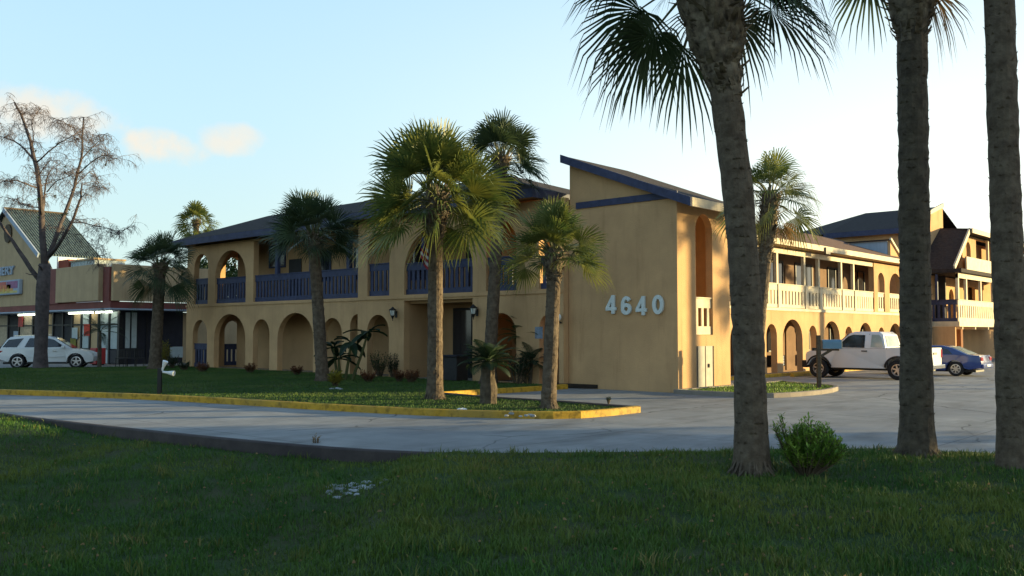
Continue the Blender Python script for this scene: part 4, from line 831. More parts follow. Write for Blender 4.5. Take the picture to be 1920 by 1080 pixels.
# leafy trees: tapered trunk, limbs and a crown of leaf clumps
def leafy(label, base, h, cr_, seed, nc=60, per=150, ls=.22, m='leaf_dark', zsq=.7, group='trees outside the lot'):
    rg_ = random.Random(seed); T = thing('broadleaf_tree', label, 'tree', base, 0, group); b_ = Vector(base); tp = b_ + Vector((0, 0, h * .45))
    tr_ = MB().tube([b_ - Vector((0, 0, .2)), b_ + Vector((.1, 0, h * .2)), tp], [.35, .25, .18], 10, .05, rg_); lf = MB(); cc = b_ + Vector((0, 0, h - cr_ * zsq))
    for k in range(nc):
        v = Vector((rg_.gauss(0, 1), rg_.gauss(0, 1), rg_.gauss(0, 1))).normalized() * cr_ * rg_.uniform(.35, 1) ** .6; v.z *= zsq; c = cc + v; s_ = cr_ * rg_.uniform(.14, .27)
        if k < 12: tr_.tube([tp, tp.lerp(c, .5) + Vector((0, 0, .2)), c], [.12, .07, .03], 5)
        for _ in range(per):
            q = c + Vector((rg_.gauss(0, 1), rg_.gauss(0, 1), rg_.gauss(0, .7))) * s_ * .6; a = Vector((rg_.gauss(0, 1), rg_.gauss(0, 1), rg_.gauss(0, 1))).normalized(); u = a.orthogonal().normalized() * ls * rg_.uniform(.5, 1.1); w_ = a.cross(u) * .6
            lf.add([q - u, q + w_ * .6, q + u, q - w_ * .6], [(0, 1, 2, 3)])
    tr_.build('trunk', M['bark_dark'], T); lf.build('crown', M[m], T); return T
leafy('leafy tree seen through the arches at the left end of the motel gallery', (-42, 11.5, -.1), 8.6, 3.3, 91, nc=40, ls=.2, m='leaf')
leafy('leafy tree behind the motel, second from the left end of its roof', (-30, 20, -.1), 8.2, 3.6, 92, ls=.3, m='leaf')  # this and the next two: added behind the roof to shade the shop
leafy('leafy tree behind the middle of the motel roof', (-22, 22, -.1), 8.6, 3.8, 93, ls=.3, m='leaf')
leafy('leafy tree behind the motel, close to the entrance block roof', (-26, 14, -.1), 8.0, 3.4, 94, ls=.3, m='leaf')
c = sd * 55 + Vector((sd.y, -sd.x, 0)) * -30  # added tree, kept low so it shades the carport and not the balcony
leafy('low spreading tree far along the lot, beyond the right edge of the photo', (c.x, c.y, -.1), 4.9, 4.2, 99, nc=70, per=90, ls=.4, zsq=.45)
# off to the right of the view: unseen trees added to keep the evening sun off the verge
for i, (t_, pc, h, r_) in enumerate([(34, 12.5, 9.5, 4.2), (36, 18, 10.5, 4.8), (38, 26, 11, 5), (44, 34, 11, 5)]):
    n_ = Vector((sd.y, -sd.x, 0)); c = Vector((10, -12, 0)) + sd * t_; c = c + n_ * (pc - c.dot(n_))
    leafy(['rounded evergreen tree beside the lot nearest the motel', 'broad evergreen tree second along the lot edge', 'tall evergreen tree third along the lot edge', 'tall evergreen tree farthest from the motel along the lot edge'][i], (c.x, c.y, -.1), h, r_, 95 + i, nc=90, per=120, ls=.4)

# ------------------------------------------------------------------ vehicles (local x = towards the nose, y = left, z up)
def wheel(T, x, y, r, wd, sgn, rim_r, spokes=5, rimm='rim'):
    ty = MB().lathe([(rim_r, -wd / 2), (r * .93, -wd / 2), (r, -wd * .36), (r, wd * .36), (r * .93, wd / 2), (rim_r, wd / 2), (rim_r * .98, 0), (rim_r, -wd / 2)], (x, y, r), 'y', 28, False).build('wheel', M['tyre'], T, world=False, smooth=False)
    rm = MB(); yo = y + sgn * wd * .34; rm.lathe([(rim_r * .99, -.03 * sgn), (rim_r * .99, .03 * sgn), (rim_r * .86, .035 * sgn), (rim_r * .84, -.03 * sgn)], (x, yo, r), 'y', 28, False)
    rm.lathe([(rim_r * .24, -.02), (rim_r * .24, .02)], (x, yo, r), 'y', 14)
    for k in range(spokes):
        a = 2 * math.pi * k / spokes + .3; c, s_ = math.cos(a), math.sin(a); rm.bar((x + c * rim_r * .15, yo, r + s_ * rim_r * .15), (x + c * rim_r * .88, yo, r + s_ * rim_r * .88), rim_r * .26, .03, up=(0, 1, 0))
    o = rm.build('rim', M[rimm], T, world=False); o.parent = ty
    d = MB().lathe([(rim_r * .83, -.005), (rim_r * .83, .005)], (x, y + sgn * wd * .12, r), 'y', 20).build('brake_disc', M['black_plastic'], T, world=False); d.parent = ty
def arc(cx_, cz_, r, a0, a1, n=10): return [(cx_ + r * math.cos(R(a0 + (a1 - a0) * i / n)), cz_ + r * math.sin(R(a0 + (a1 - a0) * i / n))) for i in range(n + 1)]
def shell(T, name, prof, hw, m, taper=None, bevel=.04, tumble=None):
    """side outline (x,z) spread into several slices across the width so that flanks, corners and roof are curved"""
    mb = MB(); n = len(prof); ys = [-1, -.97, -.86, 0, .86, .97, 1]
    for y in ys:
        for (x, z) in prof:
            k = hw(x, z); edge = abs(y); ins_ = 0.0 if edge < .9 else (.012 if edge < .99 else .045)
            cx_ = sum(p[0] for p in prof) / n; cz_ = sum(p[1] for p in prof) / n; dx, dz = x - cx_, z - cz_; L = math.hypot(dx, dz) or 1
            mb.v.append((x - dx / L * ins_, y * k, z - dz / L * ins_))
    for j in range(len(ys) - 1):
        for i in range(n): mb.f.append((j * n + i, j * n + (i + 1) % n, (j + 1) * n + (i + 1) % n, (j + 1) * n + i))
    mb.f += [tuple(range(n))[::-1], tuple((len(ys) - 1) * n + i for i in range(n))]
    o = mb.build(name, m, T, world=False)
    me = o.data
    import bmesh
    b_ = bmesh.new(); b_.from_mesh(me); bmesh.ops.triangulate(b_, faces=[f for f in b_.faces if len(f.verts) > 4]); bmesh.ops.recalc_face_normals(b_, faces=b_.faces); b_.to_mesh(me); b_.free()
    for p_ in me.polygons: p_.use_smooth = True
    e = o.modifiers.new('edges', 'EDGE_SPLIT'); e.split_angle = R(38)
    return o
def side_glass(T, name, poly, hwf, m, off=.006, sides=(-1, 1)):
    for s_ in sides:
        mb = MB(); q = [(x, s_ * (hwf(x, z) + off), z) for x, z in poly]; q2 = [(x, s_ * (hwf(x, z) - .02), z) for x, z in poly]; n = len(q)
        mb.add(q + q2, [tuple(range(n)), tuple(range(n, 2 * n))[::-1]] + [(i, (i + 1) % n, n + (i + 1) % n, n + i) for i in range(n)]); mb.build(name, m, T, world=False)

# pickup: nose points to -x in the world, so it is turned by 180 degrees
pk = thing('pickup_truck', 'white regular cab pickup truck parked nose in at the sunlit side wing', 'pickup', (.68, 13.05, 0), math.pi)
def hwp(x, z): return .90 * (1 - .05 * max(0, (x - 1.3)) ** 2) - (.24 * max(0, z - 1.24)) - (.06 if z < .5 else 0)
body = [(-2.66, .60), (-2.67, 1.24), (-1.20, 1.24), (-1.17, 1.22), (.80, 1.21), (1.9, 1.12), (2.1, 1.02), (2.14, .80), (2.1, .52), (2.06, .50)] + arc(1.57, .40, .47, 12, 168, 10) + [(1.08, .42), (-1.08, .42)] + arc(-1.57, .40, .47, 12, 168, 10) + [(-2.06, .52)]
shell(pk, 'body', body, hwp, M['truck_white'])
shell(pk, 'cab', [(-1.14, 1.20), (-1.02, 1.74), (-.86, 1.86), (.12, 1.87), (.32, 1.80), (.96, 1.20)], hwp, M['truck_white'])
side_glass(pk, 'side_window', [(-.32, 1.23), (-.32, 1.73), (.15, 1.75), (.36, 1.68), (.80, 1.25)], hwp, M['glass'], .008)
side_glass(pk, 'quarter_window', [(-1.05, 1.26), (-.96, 1.62), (-.86, 1.74), (-.58, 1.75), (-.56, 1.26)], hwp, M['glass_pale'], .008)
side_glass(pk, 'door_seam', [(-.50, .46), (-.50, 1.78), (-.485, 1.78), (-.485, .46)], hwp, M['black_plastic'], .003)
side_glass(pk, 'bed_seam', [(-1.19, .44), (-1.19, 1.24), (-1.165, 1.24), (-1.165, .44)], hwp, M['black_plastic'], .004)
side_glass(pk, 'door_handle', [(-.42, 1.08), (-.42, 1.12), (-.20, 1.125), (-.20, 1.085)], hwp, M['black_plastic'], .03)
side_glass(pk, 'wheel_arch_trim', [(x_ - 1.57, z_) for x_, z_ in arc(0, .40, .53, 8, 172, 12)] + [(x_ - 1.57, z_) for x_, z_ in arc(0, .40, .465, 172, 8, 12)], hwp, M['black_plastic'], .02)
side_glass(pk, 'wheel_arch_trim', [(x_ + 1.57, z_) for x_, z_ in arc(0, .40, .53, 8, 172, 12)] + [(x_ + 1.57, z_) for x_, z_ in arc(0, .40, .465, 172, 8, 12)], hwp, M['black_plastic'], .02)
MB().hexa([(.98, -.82, 1.235), (.98, .82, 1.235), (.93, .82, 1.27), (.93, -.82, 1.27), (.42, -.70, 1.76), (.42, .70, 1.76), (.37, .70, 1.79), (.37, -.70, 1.79)]).build('windscreen', M['glass'], pk, world=False)
MB().hexa([(-1.14, -.68, 1.28), (-1.14, .68, 1.28), (-1.08, .68, 1.28), (-1.08, -.68, 1.28), (-1.045, -.62, 1.7), (-1.045, .62, 1.7), (-.98, .62, 1.7), (-.98, -.62, 1.7)]).build('rear_window', M['glass_pale'], pk, world=False)
MB().box(-2.6, -1.24, -.78, .78, 1.12, 1.245).build('bed_liner', M['black_plastic'], pk, world=False)
MB().box(2.05, 2.30, -.86, .86, .40, .70).build('front_bumper', M['black_plastic'], pk, world=False, bevel=.05)
MB().box(2.10, 2.18, -.55, .55, .72, .98).build('grille', M['black_plastic'], pk, world=False, bevel=.02)
MB().box(-2.80, -2.67, -.84, .84, .44, .60).build('rear_bumper', M['chrome'], pk, world=False, bevel=.03)
MB().box(-2.69, -2.665, -.2, .2, .98, 1.06).build('tailgate_handle', M['black_plastic'], pk, world=False)
for s_ in (-1, 1):
    MB().box(2.0, 2.13, s_ * .74 - .1, s_ * .74 + .1, .78, .96).build('headlight', M['amber_lens'], pk, world=False, bevel=.02)
    MB().box(-2.685, -2.63, s_ * .80 - .06, s_ * .80 + .06, .86, 1.18).build('tail_light', M['red_lens'], pk, world=False, bevel=.01)
    MB().box(.62, .78, s_ * 1.02 - .09, s_ * 1.02 + .09, 1.20, 1.42).build('mirror', M['black_plastic'], pk, world=False, bevel=.03)
    for x in (-1.57, 1.57): wheel(pk, x, s_ * .80, .385, .24, s_, .23, 6, 'rim')
MB().box(-2.5, 2.0, -.6, .6, .34, .46).build('chassis', M['black_plastic'], pk, world=False)

# SUV by the shop, nose to the right
h_ = math.atan2(.668, .744) + R(16)
sv = thing('white_suv', 'white estate style four wheel drive parked before the shop, partly behind the bare tree trunk', 'suv', (-35.6, -4.28, -.02), h_)
def hws(x, z): return .94 * (1 - .035 * max(0, x - 1.2) ** 2 - .03 * max(0, -x - 1.6) ** 2) - .30 * max(0, z - 1.02) - (.05 if z < .45 else 0)
body = [(-2.36, .50), (-2.40, .72), (-2.30, 1.06), (-1.2, 1.10), (.9, 1.06), (1.75, .98), (2.18, .84), (2.34, .62), (2.32, .36), (2.0, .30)] + arc(1.455, .37, .45, 8, 172, 10) + [(.98, .30), (-.98, .32)] + arc(-1.455, .37, .45, 8, 172, 10) + [(-1.95, .36)]
shell(sv, 'body', body, hws, M['suv_white'])
shell(sv, 'cabin', [(-2.31, 1.04), (-2.02, 1.52), (-1.85, 1.66), (-1.0, 1.73), (-.1, 1.72), (.35, 1.62), (1.28, 1.03)], hws, M['suv_white'])
side_glass(sv, 'quarter_window', [(-2.2, 1.13), (-1.92, 1.52), (-1.2, 1.60), (-1.5, 1.13)], hws, M['glass'], .01)
side_glass(sv, 'side_window', [(-1.12, 1.13), (-.9, 1.60), (-.18, 1.61), (-.18, 1.12)], hws, M['glass'], .01)
side_glass(sv, 'side_window', [(-.1, 1.12), (-.1, 1.61), (.3, 1.53), (.88, 1.14)], hws, M['glass'], .01)
side_glass(sv, 'door_seam', [(-.15, .36), (-.15, 1.1), (-.135, 1.1), (-.135, .36)], hws, M['black_plastic'], .003)
side_glass(sv, 'side_moulding', [(-.9, .62), (-.9, .67), (.85, .66), (.85, .61)], hws, M['suv_white'], .02)
side_glass(sv, 'sill', [(-.95, .28), (-.95, .36), (.95, .34), (.95, .26)], hws, M['black_plastic'], .012)
side_glass(sv, 'door_handle', [(-.62, .93), (-.62, .96), (-.42, .96), (-.42, .93)], hws, M['chrome'], .03); side_glass(sv, 'door_handle', [(.28, .91), (.28, .94), (.48, .94), (.48, .91)], hws, M['chrome'], .03)
MB().hexa([(-2.33, -.76, 1.12), (-2.33, .76, 1.12), (-2.27, .76, 1.1), (-2.27, -.76, 1.1), (-2.07, -.66, 1.5), (-2.07, .66, 1.5), (-2.0, .66, 1.5), (-2.0, -.66, 1.5)]).build('rear_window', M['glass'], sv, world=False)
MB().hexa([(1.25, -.8, 1.08), (1.25, .8, 1.08), (1.2, .8, 1.09), (1.2, -.8, 1.09), (.42, -.66, 1.61), (.42, .66, 1.61), (.38, .66, 1.62), (.38, -.66, 1.62)]).build('windscreen', M['glass'], sv, world=False)
for s_ in (-1, 1):
    MB().box(-2.39, -2.10, s_ * .80 - .12, s_ * .80 + .12, .78, .97).build('tail_light', M['red_lens'], sv, world=False, bevel=.03)
    MB().box(-2.43, -2.35, s_ * .6 - .2, s_ * .6 + .2, .44, .48).build('reflector', M['red_lens'], sv, world=False)
    MB().box(2.05, 2.28, s_ * .70 - .13, s_ * .70 + .13, .66, .82).build('headlight', M['clear_lens'], sv, world=False, bevel=.04)
    MB().box(.72, .9, s_ * 1.0 - .09, s_ * 1.0 + .09, 1.06, 1.22).build('mirror', M['suv_white'], sv, world=False, bevel=.04)
    MB().bar((-1.7, s_ * .62, 1.72), (-.1, s_ * .62, 1.78), .04, .04).build('roof_rail', M['chrome'], sv, world=False)
    for x in (-1.455, 1.455): wheel(sv, x, s_ * .84, .365, .25, s_, .26, 5)
MB().box(-2.2, 2.1, -.7, .7, .24, .34).build('chassis', M['black_plastic'], sv, world=False)
sv.scale = (.95, .95, .98)

# blue saloon beyond the pickup, tail towards the sun
bc = thing('blue_saloon', 'blue saloon car parked beyond the white pickup, tail glinting in the low sun', 'car', (1.65, 17.9, 0), math.pi)
def hwb(x, z): return .82 * (1 - .05 * max(0, x - 1.2) ** 2 - .05 * max(0, -x - 1.4) ** 2) - .34 * max(0, z - .86) - (.05 if z < .34 else 0)
body = [(-2.24, .36), (-2.28, .58), (-2.2, .88), (-1.55, .93), (.9, .86), (1.8, .74), (2.16, .60), (2.2, .40), (1.9, .26)] + arc(1.27, .31, .37, 6, 174, 9) + [(.85, .22), (-.85, .22)] + arc(-1.27, .31, .37, 6, 174, 9) + [(-1.8, .28)]
shell(bc, 'body', body, hwb, M['car_blue'])
shell(bc, 'cabin', [(-1.75, .90), (-1.15, 1.18), (-.75, 1.28), (.05, 1.29), (.35, 1.22), (1.1, .85)], hwb, M['car_blue'])
side_glass(bc, 'side_window', [(-1.15, .93), (-.95, 1.13), (-.7, 1.20), (-.3, 1.22), (-.3, .93)], hwb, M['glass'], .008)
side_glass(bc, 'side_window', [(-.22, .93), (-.22, 1.22), (.1, 1.21), (.3, 1.15), (.72, .91)], hwb, M['glass'], .008)
MB().hexa([(-1.74, -.62, .93), (-1.74, .62, .93), (-1.68, .62, .91), (-1.68, -.62, .91), (-1.06, -.55, 1.24), (-1.06, .55, 1.24), (-1.0, .55, 1.23), (-1.0, -.55, 1.23)]).build('rear_window', M['glass_pale'], bc, world=False)
MB().hexa([(1.08, -.66, .89), (1.08, .66, .89), (1.0, .66, .89), (1.0, -.66, .89), (.42, -.56, 1.21), (.42, .56, 1.21), (.36, .56, 1.21), (.36, -.56, 1.21)]).build('windscreen', M['glass'], bc, world=False)
MB().box(-2.34, -2.2, -.72, .72, .34, .52).build('rear_bumper', M['car_blue'], bc, world=False, bevel=.04)
MB().box(-2.36, -2.34, -.25, .25, .42, .50).build('number_plate', M['white'], bc, world=False)
side_glass(bc, 'door_handle', [(-.78, .74), (-.78, .77), (-.62, .77), (-.62, .74)], hwb, M['black_plastic'], .03); side_glass(bc, 'door_seam', [(-.26, .3), (-.26, .9), (-.25, .9), (-.25, .3)], hwb, M['black_plastic'], .003)
for s_ in (-1, 1):
    MB().box(-2.27, -2.02, s_ * .62 - .15, s_ * .62 + .15, .64, .82).build('tail_light', M['red_lens'], bc, world=False, bevel=.04)
    MB().box(1.95, 2.14, s_ * .58 - .14, s_ * .58 + .14, .52, .64).build('headlight', M['clear_lens'], bc, world=False, bevel=.03)
    MB().box(.62, .74, s_ * .88 - .08, s_ * .88 + .08, .90, 1.02).build('mirror', M['car_blue'], bc, world=False, bevel=.03)
    for x in (-1.27, 1.27): wheel(bc, x, s_ * .72, .305, .2, s_, .20, 7)
MB().box(-2.0, 2.0, -.6, .6, .18, .26).build('chassis', M['black_plastic'], bc, world=False)

# ------------------------------------------------------------------ the shop on the left
sh = thing('shop_building', 'single storey shop with tan panels, maroon trim, lit windows and a green tiled gable', 'shop', (-45, 2, 0))
YC, XC = -1.3, -35.3
MB().box(-62, XC, YC, 4.7, 3.2, 3.56).build('canopy', M['maroon'], sh)
MB().box(-62, XC + .04, YC - .04, 4.7, 3.12, 3.197).build('canopy_edge', M['bluegrey'], sh)
MB().box(-42.1, -36.3, YC - .25, YC + .2, 3.62, 5.68).build('front_panel', M['beige'], sh, bevel=.02)
MB().box(-36.28, -35.5, YC, YC + .6, 3.56, 5.5).build('pillar_cladding', M['maroon'], sh); MB().box(-43.9, -42.12, YC - .1, YC + .6, 3.56, 5.7).build('pillar_cladding', M['maroon'], sh)
MB().box(-43.9, -42.4, YC + .6, YC + 1.1, 3.56, 6.3).build('red_wall', M['brickred'], sh)
MB().box(-35.5, -35.22, YC + .1, 4.7, 3.6, 5.64).build('side_panel', M['beige'], sh, bevel=.02)
# gable with the tiled roof
rx, rzz, ex, ez = -50.8, 10.02, -45.1, 6.85
lx = 2 * rx - ex
MB().prism([(lx, YC, 3.57), (-43.92, YC, 3.57), (-43.92, YC, 5.7), (ex, YC, ez - .1), (rx, YC, rzz - .12), (lx, YC, ez - .1)], (0, .3, 0)).build('gable_wall', M['beige'], sh)
MB().hexa([(rx, YC - .25, rzz), (ex + .35, YC - .25, ez - .22), (ex + .35, 2.3, ez - .22), (rx, 2.3, rzz), (rx, YC - .25, rzz + .12), (ex + .35, YC - .25, ez - .1), (ex + .35, 2.3, ez - .1), (rx, 2.3, rzz + .12)]).build('tiled_roof', M['tiles'], sh)
MB().hexa([(rx, YC - .25, rzz), (lx - .35, YC - .25, ez - .22), (lx - .35, 2.3, ez - .22), (rx, 2.3, rzz), (rx, YC - .25, rzz + .12), (lx - .35, YC - .25, ez - .1), (lx - .35, 2.3, ez - .1), (rx, 2.3, rzz + .12)]).build('tiled_roof', M['tiles'], sh)
MB().bar((rx, YC - .3, rzz + .02), (ex + .38, YC - .3, ez - .22), .08, .3).build('rake_board', M['bluegrey'], sh)
MB().bar((rx, YC - .3, rzz + .12), (rx, 2.35, rzz + .12), .25, .10).build('ridge_cap', M['oldwood'], sh)
MB().box(-44.4, -44.2, -.6, 2.1, 3.57, 6.55).build('side_wall', M['white'], sh)
MB().lathe([(.62, 0), (.62, .1)], (-50.5, YC - .1, 8.42), 'y', 28).build('gable_disc', M['oldwood'], sh)
rbx = MB().box(-42.3, -39.0, -.6, 1.2, 5.6, 6.12)
for k in range(8): rbx.box(-42.2 + k * .42, -42.12 + k * .42, -.63, -.6, 5.6, 6.12)
rbx.build('roof_box', M['blinds'], sh); MB().box(-42.35, -38.95, -.68, 1.25, 6.12, 6.22).build('roof_box_trim', M['beige'], sh)
MB().box(-37.4, -37.0, 3.91, 12, 0, 3.05).build('yard_wall', M['beige'], sh)
# signs: the box sign is a picture of a sunset, too small to read; the white letters are cut by the frame
MB().box(-54.5, -47.85, YC - .25, YC - .003, 4.32, 5.28).build('sign_frame', M['bluegrey'], sh, bevel=.05)
for i, (c_, z0, z1, x1) in enumerate([((.45, .06, .05), 4.98, 5.18, -50), ((.50, .12, .04), 4.72, 4.98, -49.2), ((.55, .25, .05), 4.56, 4.72, -48.8), ((.50, .42, .12), 4.42, 4.56, -48.1)]):
    MB().box(-54.3, x1, YC - .262, YC - .252, z0, z1).build('sign_band', mat('sign_band_%d' % i, c_, .5, .2, 3), sh)
MB().box(-49.9, -48.05, YC - .262, YC - .252, 4.72, 5.18).build('sign_patch', mat('sign_purple', (.22, .06, .18), .5, .2, 3), sh)
for i in range(3): MB().prism([(-51.4 + i * .8, YC - .28, 4.5), (-51.0 + i * .8, YC - .28, 4.5), (-51.2 + i * .8, YC - .28, 4.86)], (0, .015, 0)).build('sign_shape', mat('sign_yellow%d' % i, (.55, .36, .05), .5, .2, 3), sh)
def word(txt, x0, x1, z0, h, y, m, parent, name, label=None):
    cu = bpy.data.curves.new('t', 'FONT'); cu.body = txt; cu.size = 1; cu.extrude = .05; cu.offset = .02
    o = bpy.data.objects.new('t', cu); C.objects.link(o); bpy.context.view_layer.update()
    me = bpy.data.meshes.new_from_object(o.evaluated_get(bpy.context.evaluated_depsgraph_get())); C.objects.unlink(o); bpy.data.objects.remove(o)
    a = [v.co.x for v in me.vertices]; b_ = [v.co.y for v in me.vertices]; kx = (x1 - x0) / (max(a) - min(a)); kz = h / (max(b_) - min(b_)); a0, b0 = min(a), min(b_)
    for v in me.vertices: c = v.co.copy(); v.co = Vector((x0 + (c.x - a0) * kx, y - c.z, z0 + (c.y - b0) * kz)) - Vector(parent.location)
    me.materials.clear(); me.materials.append(m); ob = bpy.data.objects.new(name, me); C.objects.link(ob); ob.parent = parent
word('NERY', -52.3, -49.2, 5.66, .56, YC - .06, M['bluegrey'], sh, 'sign_letters')
# shopfront: mullions, panes, stall riser, tubes under the canopy
MB().box(-62, -37.2, 1.6, 1.8, 0, 3.2).build('interior_wall', mat('shop_interior', (.30, .24, .15), .9, .3, 1.5), sh)
MB().box(-37.25, -37.0, .0, .25, 0, 3.2).build('corner_post', M['black_plastic'], sh)
xs_m = [-56, -54, -52.0, -49.6, -47.9, -46.3, -44.8, -43.4, -42.1, -40.9, -39.7, -38.3]
for x in xs_m: MB().box(x - .08, x + .08, -.02, .12, 0, 3.12).build('mullion', M['black_plastic'], sh)
for i, (a, b_) in enumerate(zip(xs_m, xs_m[1:] + [-37.25])):
    k_ = 'blinds' if i in (8, 10, 11) else 'beige' if i in (4, 7, 9) else 'dark' if i in (1, 3, 5, 6) else 'curtain'
    MB().box(a + .09, b_ - .09, .06, .1, .9, 3.05).build('blind', M[k_], sh)
    MB().box(a + .09, b_ - .09, .03, .09, .05, .85).build('stall_riser', M['blinds'] if i in (10,) else M['panelblue'], sh)
MB().box(-62, -37.3, -.0, .1, 2.28, 2.36).build('transom', M['black_plastic'], sh)
for a, b_ in [(-51.3, -49.0), (-48.85, -47.2), (-43.2, -41.0), (-40.9, -39.9), (-39.4, -38.5), (-38.2, -37.4)]:
    MB().box(a, b_, -.32, -.22, 2.98, 3.08).build('tube_light', M['tube'], sh)
for x, z, c_ in [(-51.6, 2.6, 'red_plastic'), (-52.4, 1.6, 'bluegrey'), (-51.2, 1.2, 'yellow_leaf'), (-41.2, 2.0, 'person_red'), (-43.1, 1.15, 'yellow_leaf'), (-42.9, 1.8, 'blinds')]:
    MB().box(x - .4, x + .4, -.04, -.022, z - .35, z + .35).build('poster', M[c_], sh)
# side of the shop facing the motel
XS = -37.0
MB().box(XS - .2, XS, .26, 3.9, 0, 3.12).build('side_front', M['panelblue'], sh)
MB().box(XS, XS + .04, .35, .62, .95, 3.0).box(XS, XS + .04, .72, 1.02, .95, 3.0).build('side_blinds', M['blinds'], sh)
MB().box(XS, XS + .05, .3, .34, .0, 3.1).box(XS, XS + .05, .65, .69, .0, 3.1).box(XS, XS + .05, 1.05, 1.10, 0, 3.1).build('side_mullions', M['black_plastic'], sh)
MB().box(XS, XS + .06, 3.1, 3.9, .35, 1.0).build('side_louvre', M['blinds'], sh)
MB().box(XS, XS + .05, 1.6, 1.66, 0, 3.1).box(XS, XS + .05, 2.5, 2.56, 0, 3.1).box(XS, XS + .05, 4.2, 4.26, 0, 3.1).build('side_mullions', M['black_plastic'], sh)
# red newspaper-type box and black slatted bench rack before it
b0 = thing('red_dispenser', 'red box standing outside the shop corner behind the young palm', 'box', (-36.9, -1.2, 0))
MB().box(-37.3, -36.5, -1.5, -.95, .08, .98).build('cabinet', M['red_plastic'], b0, bevel=.03); MB().box(-37.2, -36.6, -1.53, -1.501, .5, .88).build('door', mat('faded_red', (.28, .05, .05), .5), b0)
for x in (-37.2, -36.6): MB().box(x - .03, x + .03, -1.4, -1.0, 0, .08).build('foot', M['black_plastic'], b0)
for i, (px, lab) in enumerate([(228, 'black slatted chair outside the shop corner, the left one'), (245, 'black slatted chair outside the shop corner, the middle one'), (262, 'black slatted chair outside the shop corner, nearest the motel')]):
    x, y = at(px, 688, .0)
    if i == 0:
        ch0 = thing('patio_chair', lab, 'chair', (x, y, .02), .7, 'black chairs outside the shop'); 
        MB().box(-.24, .24, -.24, .24, .42, .46).build('seat', M['metal_black'], ch0, world=False)
        bk_ = MB().box(-.25, .25, .20, .24, .86, .92)
        for k in range(6): bk_.box(-.22 + k * .085, -.19 + k * .085, .205, .235, .46, .86)
        bk_.build('backrest', M['metal_black'], ch0, world=False)
        for sx in (-.22, .22):
            for sy in (-.22, .22): MB().tube([(sx, sy, 0), (sx, sy, .42 if sy < 0 else .9)], .018, 6).build('leg', M['metal_black'], ch0, world=False)
    else: copy_thing(ch0, (x, y, .02), lab, .7 + i * .3)

# ------------------------------------------------------------------ small things
mx_, my_ = at(1536, 728, .1)
mbx = thing('mailbox', 'blue grey letterbox on a weathered wooden post at the small island', 'mailbox', (mx_, my_, .08), R(41.9))
MB().box(-.06, .06, -.06, .06, 0, 1.66).build('post', M['oldwood'], mbx, world=False, bevel=.01)
MB().bar((.05, 0, 1.0), (.42, 0, 1.22), .07, .07).build('brace', M['oldwood'], mbx, world=False)
MB().box(-.15, .62, -.05, .05, 1.18, 1.24).build('arm', M['oldwood'], mbx, world=False)
bxm = MB(); pr = [(-.11, 0), (.11, 0), (.11, .17)] + [(.11 * math.cos(R(a)), .17 + .11 * math.sin(R(a))) for a in range(15, 180, 15)] + [(-.11, .17)]
bxm.prism([(.10, y_, 1.245 + z_) for y_, z_ in pr], (.58, 0, 0)); bxm.build('letterbox', M['mailbox'], mbx, world=False)
MB().prism([(.681, y_ * 1.06, 1.243 + z_ * 1.03) for y_, z_ in pr], (.02, 0, 0)).build('door', M['cream'], mbx, world=False)
MB().box(-.2, -.08, -.04, .04, 1.18, 1.27).build('newspaper_clip', M['metal_black'], mbx, world=False)
px_, py_ = at(1507, 711, .0)
ps = MB().prism([(-.9, -.1, .0), (-.9, .1, .0), (-.9, .06, .13), (-.9, -.06, .13)], (1.8, 0, 0)).build('parking_stop', M['yellow_kerb'], bevel=.01); ps.location = (-1.95, 12.9, .003); ps.rotation_euler = (0, 0, R(90)); tag(ps, 'yellow concrete wheel stop under the nose of the white pickup', 'wheel stop')
x, y = at(299, 739, .1)
fp = thing('floodlight_post', 'short dark post carrying two white spotlights on the lawn', 'spotlight', (x, y, .1), R(41.9))
MB().box(-.05, .05, -.05, .05, -.05, .72).build('post', M['metal_black'], fp, world=False)
for (a, b_) in (((.06, 0, .66), (.17, -.05, .92)), ((.08, 0, .62), (.42, -.06, .58))):
    a, b_ = Vector(a), Vector(b_); d = (b_ - a).normalized(); L = (b_ - a).length
    MB().tube([a, a + d * L * .45, a + d * L * .5, b_], [.03, .035, .045, .078], 12).build('spotlight', M['flower_white'], fp, world=False)
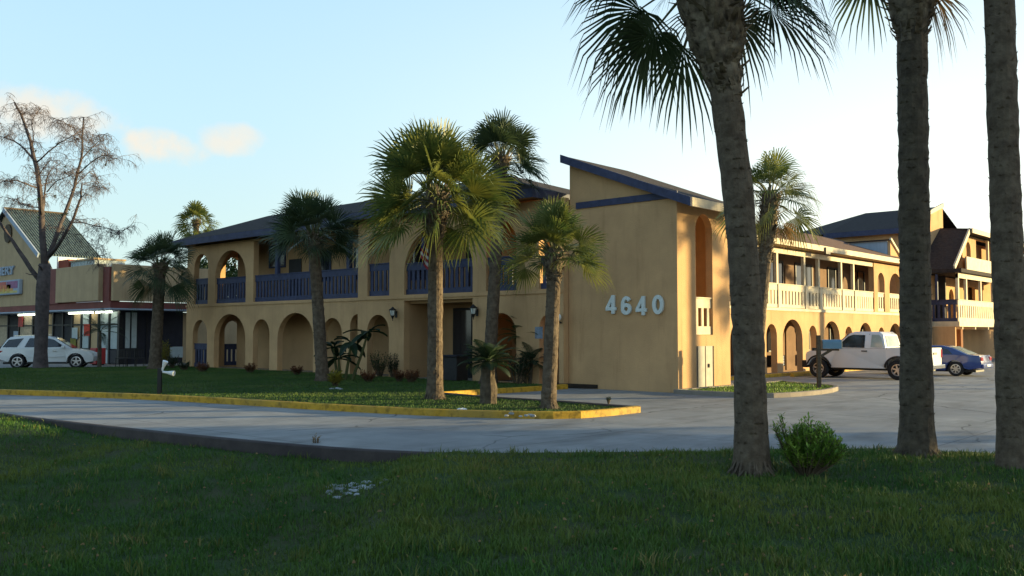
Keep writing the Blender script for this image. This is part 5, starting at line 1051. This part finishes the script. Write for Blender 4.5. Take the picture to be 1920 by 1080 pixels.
# rock pile and litter
def rocks(name, label, px, py, n, r_, sp, seed, z=None, cat='rocks', m='rock', grow=None):
    x, y = at(px, py, .0 if z is None else z); q = random.Random(seed)
    z0 = float(gh([x], [y])[0]) if z is None else z; T = thing(name, label, cat, (x, y, z0))
    for k in range(n):
        a, d = q.uniform(0, 6.28), math.sqrt(q.random()) * sp; cx_, cy_ = x + math.cos(a) * d * 1.3 * .744, y + math.sin(a) * d * 1.0
        zz_ = float(gh([cx_], [cy_])[0]) if z is None else z; s_ = r_ * q.uniform(.4, 1.1); mb = MB(); rows = 5; cols = 8
        for i in range(rows + 1):
            for j in range(cols):
                th_ = math.pi * i / rows; ph = 2 * math.pi * j / cols; rr = s_ * (1 + .28 * math.sin(3 * ph + k) * math.sin(th_) + q.uniform(-.14, .14)); mb.v.append((cx_ + rr * math.sin(th_) * math.cos(ph) * 1.3, cy_ + rr * math.sin(th_) * math.sin(ph), zz_ + s_ * .12 + rr * math.cos(th_) * .55))
        for i in range(rows):
            for j in range(cols): mb.f.append((i * cols + j, i * cols + (j + 1) % cols, (i + 1) * cols + (j + 1) % cols, (i + 1) * cols + j))
        mb.build('stone', M[m], T)
    return T
rocks('rubble_heap', 'heap of pale broken rocks lying in the verge grass below the road kerb', 662, 894, 52, .045, .46, 101)
rocks('white_stones', 'few white stones under the pale yellow tuft of grass', 632, 730, 5, .07, .18, 102, .1)
rocks('litter', 'crumpled white litter on the kerbed lawn near the cycad', 864, 768, 3, .07, .1, 103, .12, 'litter', 'flower_white')
rocks('pale_stones', 'flat pale stones along the yellow kerb edge beside the short palm', 975, 777, 8, .06, .5, 104, .12)
x, y = at(592, 842, -.1)
shrub('weed', 'small dry brown weed growing against the dark road kerb', (x, y, -.22), [(.05 * math.cos(a), .05 * math.sin(a), .3 + .04 * math.sin(5 * a)) for a in [k * .7 for k in range(9)]], .06, .012, 7, 'frond_dry', 105, 'weed')
x, y = at(1141, 755, .14)
shrub('weed', 'tiny dark weed sticking up from the driveway kerb', (x, y, .14), [(.05 * math.cos(a), .05 * math.sin(a), .1) for a in [k * .8 for k in range(8)]], .06, .014, 8, 'leaf_dark', 106, 'weed')
x, y = at(886, 712, .06)
bn = thing('litter_bin', 'dark square litter bin standing by the entrance doors', 'bin', (-8.9, -.75, .06))
MB().box(-9.3, -8.5, -1.0, -.4, .1, .95).build('bin_body', M['black_plastic'], bn, bevel=.03); MB().box(-9.34, -8.46, -1.04, -.36, .95, 1.02).build('lid', M['panelblue'], bn, bevel=.02)
